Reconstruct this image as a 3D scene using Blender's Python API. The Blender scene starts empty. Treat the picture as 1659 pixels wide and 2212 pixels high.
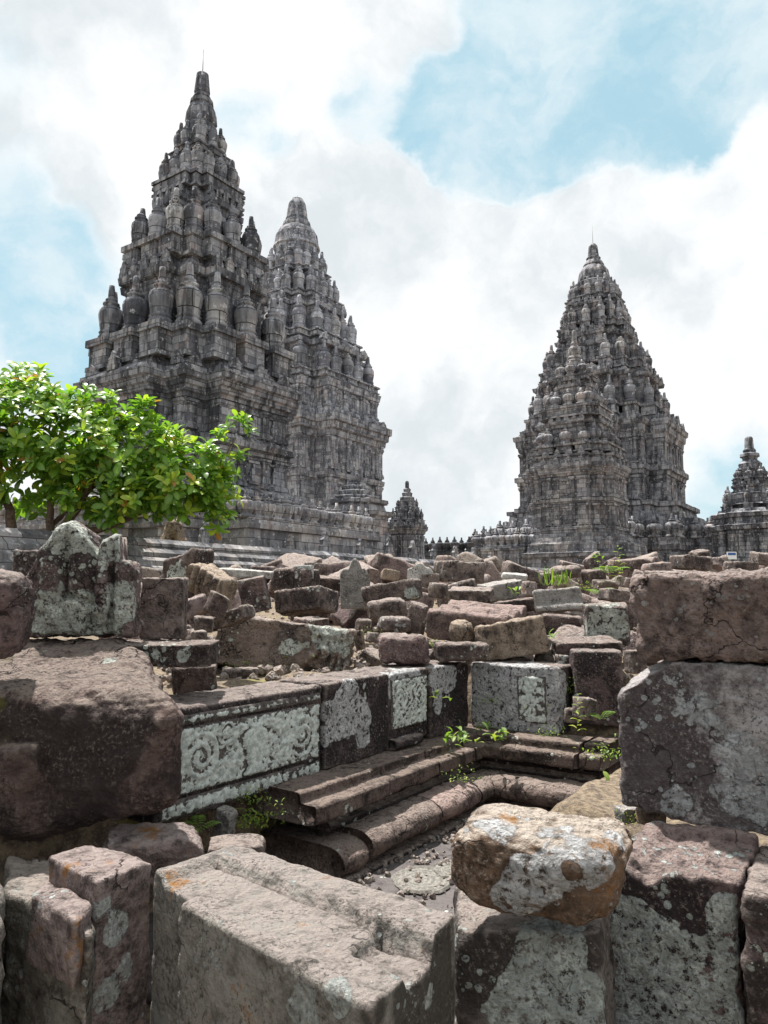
import bpy, math, random
import numpy as np
from mathutils import Vector, Matrix

# ------------------------------------------------------------------ camera
SC = bpy.context.scene
COL = SC.collection
EYE = 1.40
PITCH = math.radians(6.4)
F = 1597.5                      # focal length in units of a 1659 x 2212 picture
CX, CY = 829.5, 1106.0
cam_d = bpy.data.cameras.new('camera')
cam = bpy.data.objects.new('camera', cam_d)
COL.objects.link(cam)
cam_d.sensor_fit = 'VERTICAL'
cam_d.sensor_height = 36.0
cam_d.lens = 26.0
cam_d.clip_start = 0.05
cam_d.clip_end = 3000
cam.location = (0, 0, EYE)
cam.rotation_euler = (math.pi / 2 + PITCH, 0, 0)
SC.camera = cam
SC.view_settings.view_transform = 'Standard'
SC.view_settings.look = 'None'
SC.view_settings.gamma = 1.0
SC.view_settings.exposure = 1.0
SC.cycles.max_bounces = 6
SC.cycles.diffuse_bounces = 3
SC.cycles.transmission_bounces = 3
SC.cycles.use_denoising = True

cp, sp = math.cos(PITCH), math.sin(PITCH)
def ray(x, y):
    a, b = (x - CX) / F, (CY - y) / F
    return np.array([a, cp - b * sp, sp + b * cp])
def D(x, y, Y):                 # a point at forward distance Y
    r = ray(x, y)
    return np.array([0, 0, EYE]) + r * (Y / r[1])
def ZP(x, y, z):                # a point at height z
    r = ray(x, y)
    return np.array([0, 0, EYE]) + r * ((z - EYE) / r[2])
def proj(p):
    p = np.asarray(p, float) - np.array([0, 0, EYE])
    fw = p[:, 1] * cp + p[:, 2] * sp
    up = -p[:, 1] * sp + p[:, 2] * cp
    return np.stack([CX + F * p[:, 0] / fw, CY - F * up / fw], 1)

# ------------------------------------------------------------------ sun and sky
SUN_EL, SUN_AZ = 68.0, 325.0    # azimuth clockwise from +Y
sd = bpy.data.lights.new('sun', 'SUN')
sd.energy = 4.6
sd.angle = math.radians(1.2)
sd.color = (1.0, 0.965, 0.92)
so = bpy.data.objects.new('sun', sd)
COL.objects.link(so)
so.location = (-20, -10, 60)
e, a = math.radians(SUN_EL), math.radians(SUN_AZ)
sdir = Vector((math.sin(a) * math.cos(e), math.cos(a) * math.cos(e), math.sin(e)))
so.rotation_euler = sdir.to_track_quat('Z', 'Y').to_euler()

W = bpy.data.worlds.new('World')
SC.world = W
W.use_nodes = True

class NT:
    """small helper round a node tree"""
    def __init__(s, nt):
        s.nt = nt; s.n = nt.nodes; s.l = nt.links; s.n.clear()
    def new(s, t, **kw):
        nd = s.n.new(t)
        for k, v in kw.items(): setattr(nd, k, v)
        return nd
    def put(s, sock, v):
        if hasattr(v, 'node'): s.l.new(v, sock)
        elif v is not None: sock.default_value = v
    def math(s, op, a, b=None, clamp=False):
        nd = s.new('ShaderNodeMath', operation=op, use_clamp=clamp)
        s.put(nd.inputs[0], a)
        if b is not None: s.put(nd.inputs[1], b)
        return nd.outputs[0]
    def vmath(s, op, a, b=None):
        nd = s.new('ShaderNodeVectorMath', operation=op)
        s.put(nd.inputs[0], a)
        if b is not None: s.put(nd.inputs[1], b)
        return nd.outputs['Value'] if op in ('LENGTH', 'DISTANCE', 'DOT_PRODUCT') else nd.outputs[0]
    def scale(s, v, k):
        nd = s.new('ShaderNodeVectorMath', operation='SCALE')
        s.put(nd.inputs[0], v); s.put(nd.inputs['Scale'], k)
        return nd.outputs[0]
    def noise(s, vec, scale, detail=5, rough=0.55, dist=0.0):
        nd = s.new('ShaderNodeTexNoise')
        s.put(nd.inputs['Vector'], vec)
        nd.inputs['Scale'].default_value = scale
        nd.inputs['Detail'].default_value = detail
        nd.inputs['Roughness'].default_value = rough
        nd.inputs['Distortion'].default_value = dist
        return nd
    def voro(s, vec, scale, feature='F1', rnd=1.0):
        nd = s.new('ShaderNodeTexVoronoi', feature=feature)
        s.put(nd.inputs['Vector'], vec)
        nd.inputs['Scale'].default_value = scale
        nd.inputs['Randomness'].default_value = rnd
        return nd
    def mr(s, v, a, b, c=0.0, d=1.0, smooth=True):
        nd = s.new('ShaderNodeMapRange', interpolation_type='SMOOTHSTEP' if smooth else 'LINEAR')
        s.put(nd.inputs[0], v)
        for i, q in enumerate((a, b, c, d)): s.put(nd.inputs[i + 1], q)
        return nd.outputs[0]
    def mix(s, f, a, b, blend='MIX'):
        nd = s.new('ShaderNodeMix', data_type='RGBA', blend_type=blend)
        s.put(nd.inputs[0], f)
        for i, q in ((6, a), (7, b)):
            if isinstance(q, tuple) and len(q) == 3: q = (*q, 1)
            s.put(nd.inputs[i], q)
        return nd.outputs[2]

def build_world():
    t = NT(W.node_tree)
    sky = t.new('ShaderNodeTexSky', sky_type='NISHITA')
    sky.sun_disc = False
    sky.sun_elevation = math.radians(SUN_EL)
    sky.sun_rotation = math.radians(SUN_AZ)
    sky.air_density = 1.0; sky.dust_density = 1.5; sky.ozone_density = 1.0
    tc = t.new('ShaderNodeTexCoord')
    d = tc.outputs['Generated']
    warp = t.noise(d, 6.5, 9, 0.62)
    wv = t.vmath('SUBTRACT', warp.outputs['Color'], (0.5, 0.5, 0.5))
    dw = t.vmath('ADD', d, t.scale(wv, 0.11))
    big = t.noise(d, 3.2, 8, 0.56, 0.3).outputs['Fac']
    acc = t.math('MULTIPLY', t.math('SUBTRACT', big, 0.5), 2.0)
    acc = t.math('ADD', acc, 0.38)
    # clear patches (negative) and cloud banks (positive) at their directions
    for (x, y, r, w) in ((1330, 130, 330, -0.85), (1050, 310, 200, -0.85), (930, 270, 130, -0.5), (1500, 50, 200, -0.5), (1180, 60, 190, -0.6), (750, 240, 90, -0.4), (480, 270, 120, -0.5),
                         (70, 500, 170, -0.6), (80, 760, 190, -0.6), (1570, 1040, 170, -0.75), (60, 120, 130, -0.3), (620, 330, 70, -.4), (1430,260,140,-.4),
                         (700, 440, 130, 0.8), (840, 430, 110, 0.8), (640, 560, 260, 0.4), (1000, 560, 150, 0.7), (1240, 510, 160, 0.7), (1440, 420, 150, 0.7), (1600, 320, 110, 0.6), (1300, 700, 380, 0.5), (300, 110, 260, 0.45), (900, 800, 330, 0.4),
                         (640, 110, 190, 0.3), (200, 420, 130, 0.4), (1250, 900, 300, .3)):
        v = Vector(ray(x, y)).normalized()
        dist = t.vmath('DISTANCE', dw, tuple(v))
        acc = t.math('ADD', acc, t.mr(dist, 0.0, r / F * 1.15, w, 0.0))
    mask = t.mr(acc, -0.06, 0.42)
    # grey undersides, brighter crests
    sh = t.noise(t.vmath('ADD', d, t.scale(wv, 0.12)), 4.2, 7, 0.55).outputs['Fac']
    fine = t.noise(dw, 13.0, 6, 0.6).outputs['Fac']
    sh = t.math('ADD', t.math('MULTIPLY', sh, 0.75), t.math('MULTIPLY', fine, 0.25))
    g = t.mr(t.math('ADD', sh, t.mr(mask, 0.2, 0.9, 0.16, 0.0)), 0.38, 0.60)
    ccol = t.mix(g, (5.9, 6.35, 6.6), (8.1, 8.2, 8.25))
    # thin veil whitens the blue
    wisp = t.noise(t.vmath('MULTIPLY', dw, (1.0, 1.0, 1.6)), 6.0, 7, 0.58, 0.15).outputs['Fac']
    veil = t.mix(0.72, sky.outputs[0], (3.9, 6.3, 7.0))
    veil = t.mix(t.mr(wisp, 0.38, 0.68, 0.0, 0.8), veil, (6.6, 7.3, 7.6))
    col = t.mix(mask, veil, ccol)
    bg = t.new('ShaderNodeBackground')
    t.l.new(col, bg.inputs[0])
    bg.inputs[1].default_value = 0.065
    out = t.new('ShaderNodeOutputWorld')
    t.l.new(bg.outputs[0], out.inputs[0])
build_world()

# ------------------------------------------------------------------ helpers
RND = random.Random(7)
def hash3(ix, iy, iz, seed):
    h = (ix.astype(np.int64) * 374761393 + iy.astype(np.int64) * 668265263 + iz.astype(np.int64) * 2147483647 + seed * 974634777) & 0xFFFFFFFF
    h = ((h ^ (h >> 13)) * 1274126177) & 0xFFFFFFFF
    h = ((h ^ (h >> 16)) * 2246822519) & 0xFFFFFFFF
    return ((h ^ (h >> 15)) & 0xFFFFFF) / float(0xFFFFFF)
def vnoise(p, seed=0):
    i = np.floor(p).astype(np.int64); f = p - i
    f = f * f * f * (f * (f * 6 - 15) + 10)
    r = 0
    for dx in (0, 1):
        for dy in (0, 1):
            for dz in (0, 1):
                w = (f[:, 0] if dx else 1 - f[:, 0]) * (f[:, 1] if dy else 1 - f[:, 1]) * (f[:, 2] if dz else 1 - f[:, 2])
                r = r + w * hash3(i[:, 0] + dx, i[:, 1] + dy, i[:, 2] + dz, seed)
    return r * 2 - 1
def fbm(p, oct=4, seed=0, gain=0.5):
    a, s, r = 1.0, 1.0, 0
    for k in range(oct):
        r = r + a * vnoise(p * s + 17.3 * k, seed + k); a *= gain; s *= 2.03
    return r

def tag(o, label=None, cat=None, group=None, kind=None):
    if label: o['label'] = label
    if cat: o['category'] = cat
    if group: o['group'] = group
    if kind: o['kind'] = kind
    return o
def mesh_data(name, v, f, mat=None, smooth=True):
    me = bpy.data.meshes.new(name)
    v = np.asarray(v, np.float32)
    if isinstance(f, np.ndarray) and f.ndim == 2:
        n, k = f.shape
        me.vertices.add(len(v)); me.vertices.foreach_set('co', v.ravel())
        me.loops.add(n * k); me.loops.foreach_set('vertex_index', f.ravel().astype(np.int32))
        me.polygons.add(n)
        me.polygons.foreach_set('loop_start', np.arange(0, n * k, k, dtype=np.int32))
        me.polygons.foreach_set('loop_total', np.full(n, k, np.int32))
        me.update(calc_edges=True)
    else:
        me.from_pydata([tuple(map(float, q)) for q in v], [], [tuple(int(i) for i in q) for q in f])
    me.polygons.foreach_set('use_smooth', np.full(len(me.polygons), smooth, dtype=bool))
    if mat: me.materials.append(mat)
    me.update()
    return me
def link(name, me, loc=(0, 0, 0), rot=(0, 0, 0), parent=None, scale=None):
    o = bpy.data.objects.new(name, me); COL.objects.link(o)
    o.location = tuple(float(q) for q in loc); o.rotation_euler = rot
    if scale is not None: o.scale = scale
    if parent is not None: o.parent = parent
    return o
def mobj(name, v, f, mat, loc=(0, 0, 0), rot=(0, 0, 0), parent=None, smooth=True):
    return link(name, mesh_data(name, v, f, mat, smooth), loc, rot, parent)
def empty(name, loc, rz=0, parent=None):
    o = bpy.data.objects.new(name, None); COL.objects.link(o)
    o.empty_display_size = 0.1
    o.location = tuple(float(q) for q in loc); o.rotation_euler = (0, 0, rz)
    if parent is not None: o.parent = parent
    return o
def attr(me, name, vals):
    at = me.attributes.new(name, 'FLOAT', 'POINT')
    at.data.foreach_set('value', np.asarray(vals, np.float32))

# ------------------------------------------------------------------ materials
def make_mat(name):
    m = bpy.data.materials.new(name); m.use_nodes = True
    t = NT(m.node_tree)
    b = t.new('ShaderNodeBsdfPrincipled'); o = t.new('ShaderNodeOutputMaterial')
    t.l.new(b.outputs[0], o.inputs[0])
    return m, t, b

STONES = {}
def stone_mat(base=(0.165, 0.126, 0.112), dark=(0.043, 0.034, 0.033), pale=(0.35, 0.295, 0.262), lichen=0.4, lcol=(0.50, 0.55, 0.50), lscale=5.0,
              spots=0.5, moss=0.0, orange=0.0, crust=0.6, bump=1.0, top=0.72):
    key = (base, dark, pale, lichen, lcol, lscale, spots, moss, orange, crust, bump, top)
    if key in STONES: return STONES[key]
    base = tuple(q * 1.38 for q in base); pale = tuple(min(.8, q * 1.22) for q in pale); lcol = tuple(min(.78, q * k_) for q, k_ in zip(lcol, (1.46, 1.40, 1.38)))
    m, t, b = make_mat('weathered_stone')
    tc = t.new('ShaderNodeTexCoord'); oi = t.new('ShaderNodeObjectInfo'); ge = t.new('ShaderNodeNewGeometry')
    off = t.math('MULTIPLY', oi.outputs['Random'], 37.0)
    cb = t.new('ShaderNodeCombineXYZ')
    for i in range(3): t.l.new(off, cb.inputs[i])
    p = t.vmath('ADD', tc.outputs['Object'], cb.outputs[0])
    # main tone, mottled at three sizes
    n1 = t.noise(p, 3.5, 7, 0.62).outputs['Fac']
    n2 = t.noise(p, 19.0, 8, 0.7).outputs['Fac']
    n3 = t.noise(p, 80.0, 4, 0.65).outputs['Fac']
    c = t.mix(t.mr(n2, 0.33, 0.68), dark, base)
    c = t.mix(t.mr(n1, 0.40, 0.66), c, base)
    # dark algae crust, painted stronger on the sides to deepen their shade
    cr = t.mr(t.math('ADD', t.math('MULTIPLY', t.noise(p, 4.6, 7, 0.66, 0.4).outputs['Fac'], 0.75), t.math('MULTIPLY', n2, 0.25)), 0.62 - 0.22 * crust, 0.70 - 0.22 * crust)
    ca = t.new('ShaderNodeAttribute', attribute_name='crst_shade')  # per-stone dark patches: crust, plus shade painted on faces turned from the light
    nz0 = t.new('ShaderNodeSeparateXYZ'); t.l.new(ge.outputs['Normal'], nz0.inputs[0])
    cr = t.mr(t.math('ADD', t.math('ADD', t.math('MULTIPLY', t.noise(p, 4.6, 7, 0.66, 0.4).outputs['Fac'], 0.72), t.math('MULTIPLY', n2, 0.28)), t.math('SUBTRACT', t.math('MULTIPLY', ca.outputs['Fac'], 0.35), t.math('MULTIPLY', t.mr(nz0.outputs[2], .3, .9), 0.07))), 0.62 - 0.22 * crust, 0.70 - 0.22 * crust)
    c = t.mix(t.math('MULTIPLY', cr, 0.90), c, dark)
    # upper faces: dust, and the paleness of sunlit tops put into the colour
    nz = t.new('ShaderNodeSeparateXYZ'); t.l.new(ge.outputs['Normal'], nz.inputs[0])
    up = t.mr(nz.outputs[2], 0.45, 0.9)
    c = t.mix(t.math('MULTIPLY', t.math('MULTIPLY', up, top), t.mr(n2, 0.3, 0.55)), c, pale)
    # grains
    gm = t.mr(t.noise(p, 5.5, 3).outputs['Fac'], 0.38, 0.62, 0.12, 1.0)
    c = t.mix(t.math('MULTIPLY', gm, t.mr(n3, 0.54, 0.66, 0, 0.50)), c, pale)
    c = t.mix(t.math('MULTIPLY', gm, t.mr(n3, 0.47, 0.37, 0, 0.75)), c, tuple(q * 0.6 for q in dark))
    pt = ge.outputs['Pointiness']  # worn edges painted pale as lit edges look, hollows darkened like shade
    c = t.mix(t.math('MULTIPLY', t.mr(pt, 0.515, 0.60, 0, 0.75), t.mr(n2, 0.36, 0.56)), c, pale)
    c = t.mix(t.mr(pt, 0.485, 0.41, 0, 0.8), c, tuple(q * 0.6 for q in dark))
    ck = t.voro(t.vmath('ADD', p, t.scale(t.vmath('SUBTRACT', t.noise(p, 5.0, 4).outputs['Color'], (.5, .5, .5)), 0.35)), 2.3, 'DISTANCE_TO_EDGE').outputs['Distance']
    ckm = t.math('MULTIPLY', t.mr(ck, 0.010, 0.003), t.mr(t.noise(p, 2.1, 2).outputs['Fac'], 0.50, 0.56))
    c = t.mix(t.math('MULTIPLY', ckm, 0.85), c, tuple(q * 0.4 for q in dark))
    # lichen sheets with crisp uneven rims
    at = t.new('ShaderNodeAttribute', attribute_name='lich')
    ln = t.noise(p, lscale, 9, 0.66, 0.25).outputs['Fac']
    ln = t.math('ADD', t.math('MULTIPLY', ln, 0.85), t.math('MULTIPLY', n2, 0.15))
    ln = t.math('ADD', ln, t.math('MULTIPLY', at.outputs['Fac'], 0.42))
    ros = t.voro(t.vmath('ADD', p, t.scale(t.noise(p, 30.0, 3).outputs['Color'], 0.02)), 24.0, 'SMOOTH_F1').outputs['Distance']
    ln = t.math('ADD', ln, t.math('MULTIPLY', t.math('SUBTRACT', 0.42, ros), 0.20))
    th = 0.80 - 0.34 * lichen
    lm = t.mr(ln, th, th + 0.035)
    vs = t.voro(p, 27.0); gate = t.noise(p, 6.0, 4).outputs['Fac']
    sz = t.math('MULTIPLY', t.mr(gate, 0.62 - 0.25 * spots, 0.80 - 0.2 * spots), 0.36)
    vd = t.math('ADD', vs.outputs['Distance'], t.math('MULTIPLY', t.math('SUBTRACT', n3, 0.5), 0.30))
    sm = t.mr(t.math('SUBTRACT', vd, sz), 0.03, -0.02)
    vs2 = t.voro(p, 75.0)
    sz2 = t.math('MULTIPLY', t.mr(gate, 0.40, 0.8), 0.42 * spots)
    sm2 = t.mr(t.math('SUBTRACT', t.math('ADD', vs2.outputs['Distance'], t.math('MULTIPLY', t.math('SUBTRACT', n3, 0.5), 0.3)), sz2), 0.05, -0.05)
    lm = t.math('MAXIMUM', lm, t.math('MAXIMUM', sm, sm2))
    hole = t.mr(t.noise(p, 34.0, 6, 0.75).outputs['Fac'], 0.40, 0.47)
    lm = t.math('MULTIPLY', lm, hole)
    ltone = t.mix(t.mr(t.noise(p, 9.0, 5, .6).outputs['Fac'], 0.35, 0.65), tuple(q * 0.62 for q in lcol), lcol)
    ltone = t.mix(t.mr(n3, 0.40, 0.56), tuple(q * 0.5 for q in lcol), ltone)
    ltone = t.mix(t.mr(ros, 0.34, 0.60, 0, 0.6), ltone, tuple(q * 0.5 for q in lcol))
    c = t.mix(t.math('MULTIPLY', lm, 0.93), c, ltone)
    if orange > 0:
        om = t.mr(t.math('ADD', t.noise(p, 7.0, 7, 0.65).outputs['Fac'], t.math('MULTIPLY', n3, 0.10)), 0.70 - 0.20 * orange, 0.80 - 0.20 * orange)
        c = t.mix(t.math('MULTIPLY', om, 0.85), c, (0.33, 0.15, 0.035))
    if moss > 0:
        mm = t.mr(t.math('ADD', t.noise(p, 3.0, 8, 0.7).outputs['Fac'], t.math('MULTIPLY', n2, 0.2)), 0.78 - 0.25 * moss, 0.90 - 0.25 * moss)
        c = t.mix(t.math('MULTIPLY', mm, 0.85), c, t.mix(n2, (0.05, 0.055, 0.012), (0.17, 0.16, 0.03)))
    t.l.new(c, b.inputs['Base Color'])
    b.inputs['Roughness'].default_value = 0.93
    b.inputs['Specular IOR Level'].default_value = 0.2
    # pits and grain
    pit = t.voro(p, 62.0, 'SMOOTH_F1').outputs['Distance']
    h = t.math('ADD', t.math('MULTIPLY', n2, 1.4), t.math('MULTIPLY', n3, 0.55))
    h = t.math('ADD', h, t.math('MULTIPLY', pit, 0.35))
    h = t.math('ADD', h, t.math('MULTIPLY', lm, 0.22))
    h = t.math('ADD', h, t.math('MULTIPLY', t.noise(t.vmath('MULTIPLY', p, (9.0, 16.0, 60.0)), 1.0, 3, 0.6).outputs['Fac'], 0.40))
    h = t.math('SUBTRACT', h, t.math('MULTIPLY', ckm, 0.9))
    bp = t.new('ShaderNodeBump')
    bp.inputs['Strength'].default_value = min(1.0, 0.95 * bump)
    bp.inputs['Distance'].default_value = 0.034 * bump
    t.l.new(h, bp.inputs['Height']); t.l.new(bp.outputs[0], b.inputs['Normal'])
    STONES[key] = m
    return m

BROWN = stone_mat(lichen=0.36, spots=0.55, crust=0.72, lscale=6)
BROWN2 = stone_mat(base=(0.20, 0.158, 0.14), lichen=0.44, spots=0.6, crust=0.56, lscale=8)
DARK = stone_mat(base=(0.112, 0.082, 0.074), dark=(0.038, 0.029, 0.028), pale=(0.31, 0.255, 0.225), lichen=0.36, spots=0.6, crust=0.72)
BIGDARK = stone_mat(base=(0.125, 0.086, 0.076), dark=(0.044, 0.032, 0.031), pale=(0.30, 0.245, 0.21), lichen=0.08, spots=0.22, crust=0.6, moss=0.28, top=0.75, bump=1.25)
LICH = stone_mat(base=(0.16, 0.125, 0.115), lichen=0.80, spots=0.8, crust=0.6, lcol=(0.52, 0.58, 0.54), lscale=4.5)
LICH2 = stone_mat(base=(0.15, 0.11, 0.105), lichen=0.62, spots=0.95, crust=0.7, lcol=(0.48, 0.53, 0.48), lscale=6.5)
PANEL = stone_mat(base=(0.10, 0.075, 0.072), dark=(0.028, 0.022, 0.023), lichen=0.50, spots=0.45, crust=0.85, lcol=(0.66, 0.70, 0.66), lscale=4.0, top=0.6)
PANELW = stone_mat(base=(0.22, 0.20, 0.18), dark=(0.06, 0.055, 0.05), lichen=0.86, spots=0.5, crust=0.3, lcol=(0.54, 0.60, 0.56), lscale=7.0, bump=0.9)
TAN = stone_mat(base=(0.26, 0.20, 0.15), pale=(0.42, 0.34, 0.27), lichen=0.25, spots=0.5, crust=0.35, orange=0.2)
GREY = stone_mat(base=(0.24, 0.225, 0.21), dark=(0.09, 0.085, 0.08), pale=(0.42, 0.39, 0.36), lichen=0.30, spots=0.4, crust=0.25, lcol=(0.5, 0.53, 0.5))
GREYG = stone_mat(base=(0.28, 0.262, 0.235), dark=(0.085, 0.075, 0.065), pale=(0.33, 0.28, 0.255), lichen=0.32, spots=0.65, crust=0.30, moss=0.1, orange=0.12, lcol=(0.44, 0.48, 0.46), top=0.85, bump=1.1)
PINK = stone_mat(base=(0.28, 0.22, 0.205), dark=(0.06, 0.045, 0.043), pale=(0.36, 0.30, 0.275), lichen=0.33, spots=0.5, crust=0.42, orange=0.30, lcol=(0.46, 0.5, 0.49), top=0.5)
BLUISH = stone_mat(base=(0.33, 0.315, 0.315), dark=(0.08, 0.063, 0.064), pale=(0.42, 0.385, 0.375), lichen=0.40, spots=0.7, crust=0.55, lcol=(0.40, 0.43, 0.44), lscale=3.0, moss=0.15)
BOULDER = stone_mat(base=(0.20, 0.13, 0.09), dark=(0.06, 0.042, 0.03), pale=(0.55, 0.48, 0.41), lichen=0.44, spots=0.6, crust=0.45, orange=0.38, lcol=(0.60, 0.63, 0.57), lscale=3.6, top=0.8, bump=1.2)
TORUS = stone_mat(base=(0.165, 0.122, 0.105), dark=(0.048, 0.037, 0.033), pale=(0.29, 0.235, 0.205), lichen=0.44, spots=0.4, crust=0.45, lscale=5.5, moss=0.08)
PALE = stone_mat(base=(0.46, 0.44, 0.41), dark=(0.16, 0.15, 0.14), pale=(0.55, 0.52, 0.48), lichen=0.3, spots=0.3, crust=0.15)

def temple_mat(tone=1.0, bw=0.55, bh=0.27, warm=0.0, pale=0.0):
    m, t, b = make_mat('temple_stone')
    tc = t.new('ShaderNodeTexCoord')
    P = t.new('ShaderNodeSeparateXYZ'); t.l.new(tc.outputs['Object'], P.inputs[0])
    N = t.new('ShaderNodeSeparateXYZ'); t.l.new(tc.outputs['Normal'], N.inputs[0])
    oi = t.new('ShaderNodeObjectInfo')
    r = t.math('MULTIPLY', oi.outputs['Random'], 31.0)
    side = t.math('GREATER_THAN', t.math('ABSOLUTE', N.outputs[0]), t.math('ABSOLUTE', N.outputs[1]))
    dxy = t.math('SUBTRACT', P.outputs[1], P.outputs[0])
    u = t.math('ADD', t.math('ADD', P.outputs[0], t.math('MULTIPLY', side, dxy)), r)
    cv = t.new('ShaderNodeCombineXYZ'); t.l.new(u, cv.inputs[0]); t.l.new(P.outputs[2], cv.inputs[1])
    br = t.new('ShaderNodeTexBrick')
    t.l.new(cv.outputs[0], br.inputs['Vector'])
    br.inputs['Scale'].default_value = 1.0
    br.inputs['Brick Width'].default_value = bw
    br.inputs['Row Height'].default_value = bh
    br.inputs['Mortar Size'].default_value = 0.009
    br.inputs['Mortar Smooth'].default_value = 0.3
    br.inputs['Bias'].default_value = -0.1
    br.offset = 0.43; br.squash = 0.8; br.squash_frequency = 3
    br.inputs['Color1'].default_value = (0, 0, 0, 1); br.inputs['Color2'].default_value = (1, 1, 1, 1)
    br.inputs['Mortar'].default_value = (0.3, 0.3, 0.3, 1)
    po = t.vmath('ADD', tc.outputs['Object'], (3.1, 7.7, 1.3))
    cb = t.new('ShaderNodeCombineXYZ')
    for i in range(3): t.l.new(r, cb.inputs[i])
    po = t.vmath('ADD', po, cb.outputs[0])
    n1 = t.noise(po, 0.55, 6, 0.6).outputs['Fac']
    st = t.vmath('MULTIPLY', po, (1.6, 1.6, 0.22))
    n2 = t.noise(st, 1.6, 7, 0.68).outputs['Fac']
    n3 = t.noise(po, 6.5, 7, 0.7).outputs['Fac']
    n4 = t.noise(po, 1.3, 3).outputs['Color']
    k = tone
    c = t.mix(br.outputs['Color'], (0.075 * k, 0.075 * k, 0.081 * k), (0.225 * k, 0.220 * k, 0.222 * k))
    c = t.mix(t.mr(n1, 0.50, 0.72, 0, 0.5), c, (0.36 * k, 0.33 * k, 0.29 * k))
    tint = t.new('ShaderNodeSeparateColor'); t.l.new(n4, tint.inputs[0])
    c = t.mix(t.mr(tint.outputs[0], 0.58, 0.68, 0, 0.4), c, (0.25 * k, 0.185 * k, 0.16 * k))
    c = t.mix(t.mr(n2, 0.43, 0.60, 0, 0.86 - pale), c, (0.036, 0.036, 0.040))
    c = t.mix(t.mr(n3, 0.56, 0.68, 0, 0.7), c, (0.42 * k, 0.42 * k, 0.41 * k))
    c = t.mix(t.mr(n3, 0.45, 0.30, 0, 0.7), c, (0.03, 0.03, 0.032))
    c = t.mix(t.mr(t.noise(po, 0.9, 6, .7).outputs['Fac'], 0.68, 0.76, 0, 0.4), c, (0.11, 0.115, 0.05))
    c = t.mix(1.0, c, (0.98 + warm, 1.0, 1.05 - warm), 'MULTIPLY')
    c = t.mix(t.math('MULTIPLY', br.outputs['Fac'], t.mr(n1, 0.35, 0.6, 0.25, 0.9)), c, (0.02, 0.02, 0.02))
    t.l.new(c, b.inputs['Base Color'])
    b.inputs['Roughness'].default_value = 0.93
    b.inputs['Specular IOR Level'].default_value = 0.2
    h = t.math('ADD', t.math('MULTIPLY', n3, 0.8), t.math('MULTIPLY', br.outputs['Fac'], -0.9))
    h = t.math('ADD', h, t.math('MULTIPLY', br.outputs['Color'], 0.25))
    bp = t.new('ShaderNodeBump'); bp.inputs['Strength'].default_value = 0.8; bp.inputs['Distance'].default_value = 0.06
    t.l.new(h, bp.inputs['Height']); t.l.new(bp.outputs[0], b.inputs['Normal'])
    return m
TEMPLE = temple_mat(1.75)
TEMPLE_HAZE = temple_mat(2.3, 0.75, 0.38, 0, .2)  # paler tone stands in for haze over the distant temple
TEMPLE_MID = temple_mat(1.85, 0.7, 0.34, 0.02)
TEMPLE_DARK = temple_mat(0.55, 0.5, 0.25)
TEMPLE_PALE = temple_mat(2.1, 0.6, 0.28, 0.03, 0.45)
TERRACE = temple_mat(1.5, 0.7, 0.27, 0.03, 0.25)

def ground_mat():
    m, t, b = make_mat('mossy_earth')
    ge = t.new('ShaderNodeNewGeometry'); p = ge.outputs['Position']
    a = t.noise(p, 1.7, 8, 0.65).outputs['Fac']; f = t.noise(p, 22.0, 8, 0.7).outputs['Fac']; f2 = t.noise(p, 90, 4).outputs['Fac']
    c = t.mix(t.mr(f, 0.35, 0.65), (0.07, 0.05, 0.036), (0.25, 0.19, 0.125))
    c = t.mix(t.mr(t.math('ADD', a, t.math('MULTIPLY', f, 0.3)), 0.74, 0.86), c, (0.20, 0.185, 0.045))
    c = t.mix(t.mr(f2, 0.55, 0.7, 0, 0.5), c, (0.42, 0.36, 0.26))
    t.l.new(c, b.inputs['Base Color']); b.inputs['Roughness'].default_value = 0.95
    bp = t.new('ShaderNodeBump'); bp.inputs['Strength'].default_value = 0.8; bp.inputs['Distance'].default_value = 0.03
    t.l.new(t.math('ADD', f, t.math('MULTIPLY', f2, 0.4)), bp.inputs['Height']); t.l.new(bp.outputs[0], b.inputs['Normal'])
    return m
GROUND = ground_mat()
def leaf_mat(name, c1, c2, c3, trans=0.35, rough=0.35):
    m, t, b = make_mat(name)
    at = t.new('ShaderNodeAttribute', attribute_name='tone')
    c = t.mix(t.mr(at.outputs['Fac'], 0.0, 0.55), c1, c2)
    c = t.mix(t.mr(at.outputs['Fac'], 0.55, 0.9), c, c3)
    c = t.mix(t.mr(at.outputs['Fac'], 0.965, 0.97), c, (0.34, 0.11, 0.03))
    ve = t.new('ShaderNodeAttribute', attribute_name='vein')
    c = t.mix(t.math('MULTIPLY', ve.outputs['Fac'], 0.35), c, (0.30, 0.38, 0.10))
    t.l.new(c, b.inputs['Base Color']); b.inputs['Roughness'].default_value = rough
    tr = t.new('ShaderNodeBsdfTranslucent'); t.l.new(t.mix(1.0, c, (1.5, 1.7, 0.7), 'MULTIPLY'), tr.inputs[0])
    mx = t.new('ShaderNodeMixShader'); mx.inputs[0].default_value = trans
    out = [n for n in t.n if n.type == 'OUTPUT_MATERIAL'][0]
    t.l.new(b.outputs[0], mx.inputs[1]); t.l.new(tr.outputs[0], mx.inputs[2]); t.l.new(mx.outputs[0], out.inputs[0])
    return m
LEAF = leaf_mat('tree_leaf', (0.022, 0.085, 0.016), (0.115, 0.26, 0.022), (0.38, 0.47, 0.04))
WEED = leaf_mat('weed_leaf', (0.05, 0.12, 0.02), (0.13, 0.23, 0.035), (0.28, 0.31, 0.04), 0.4, 0.5)
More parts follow.
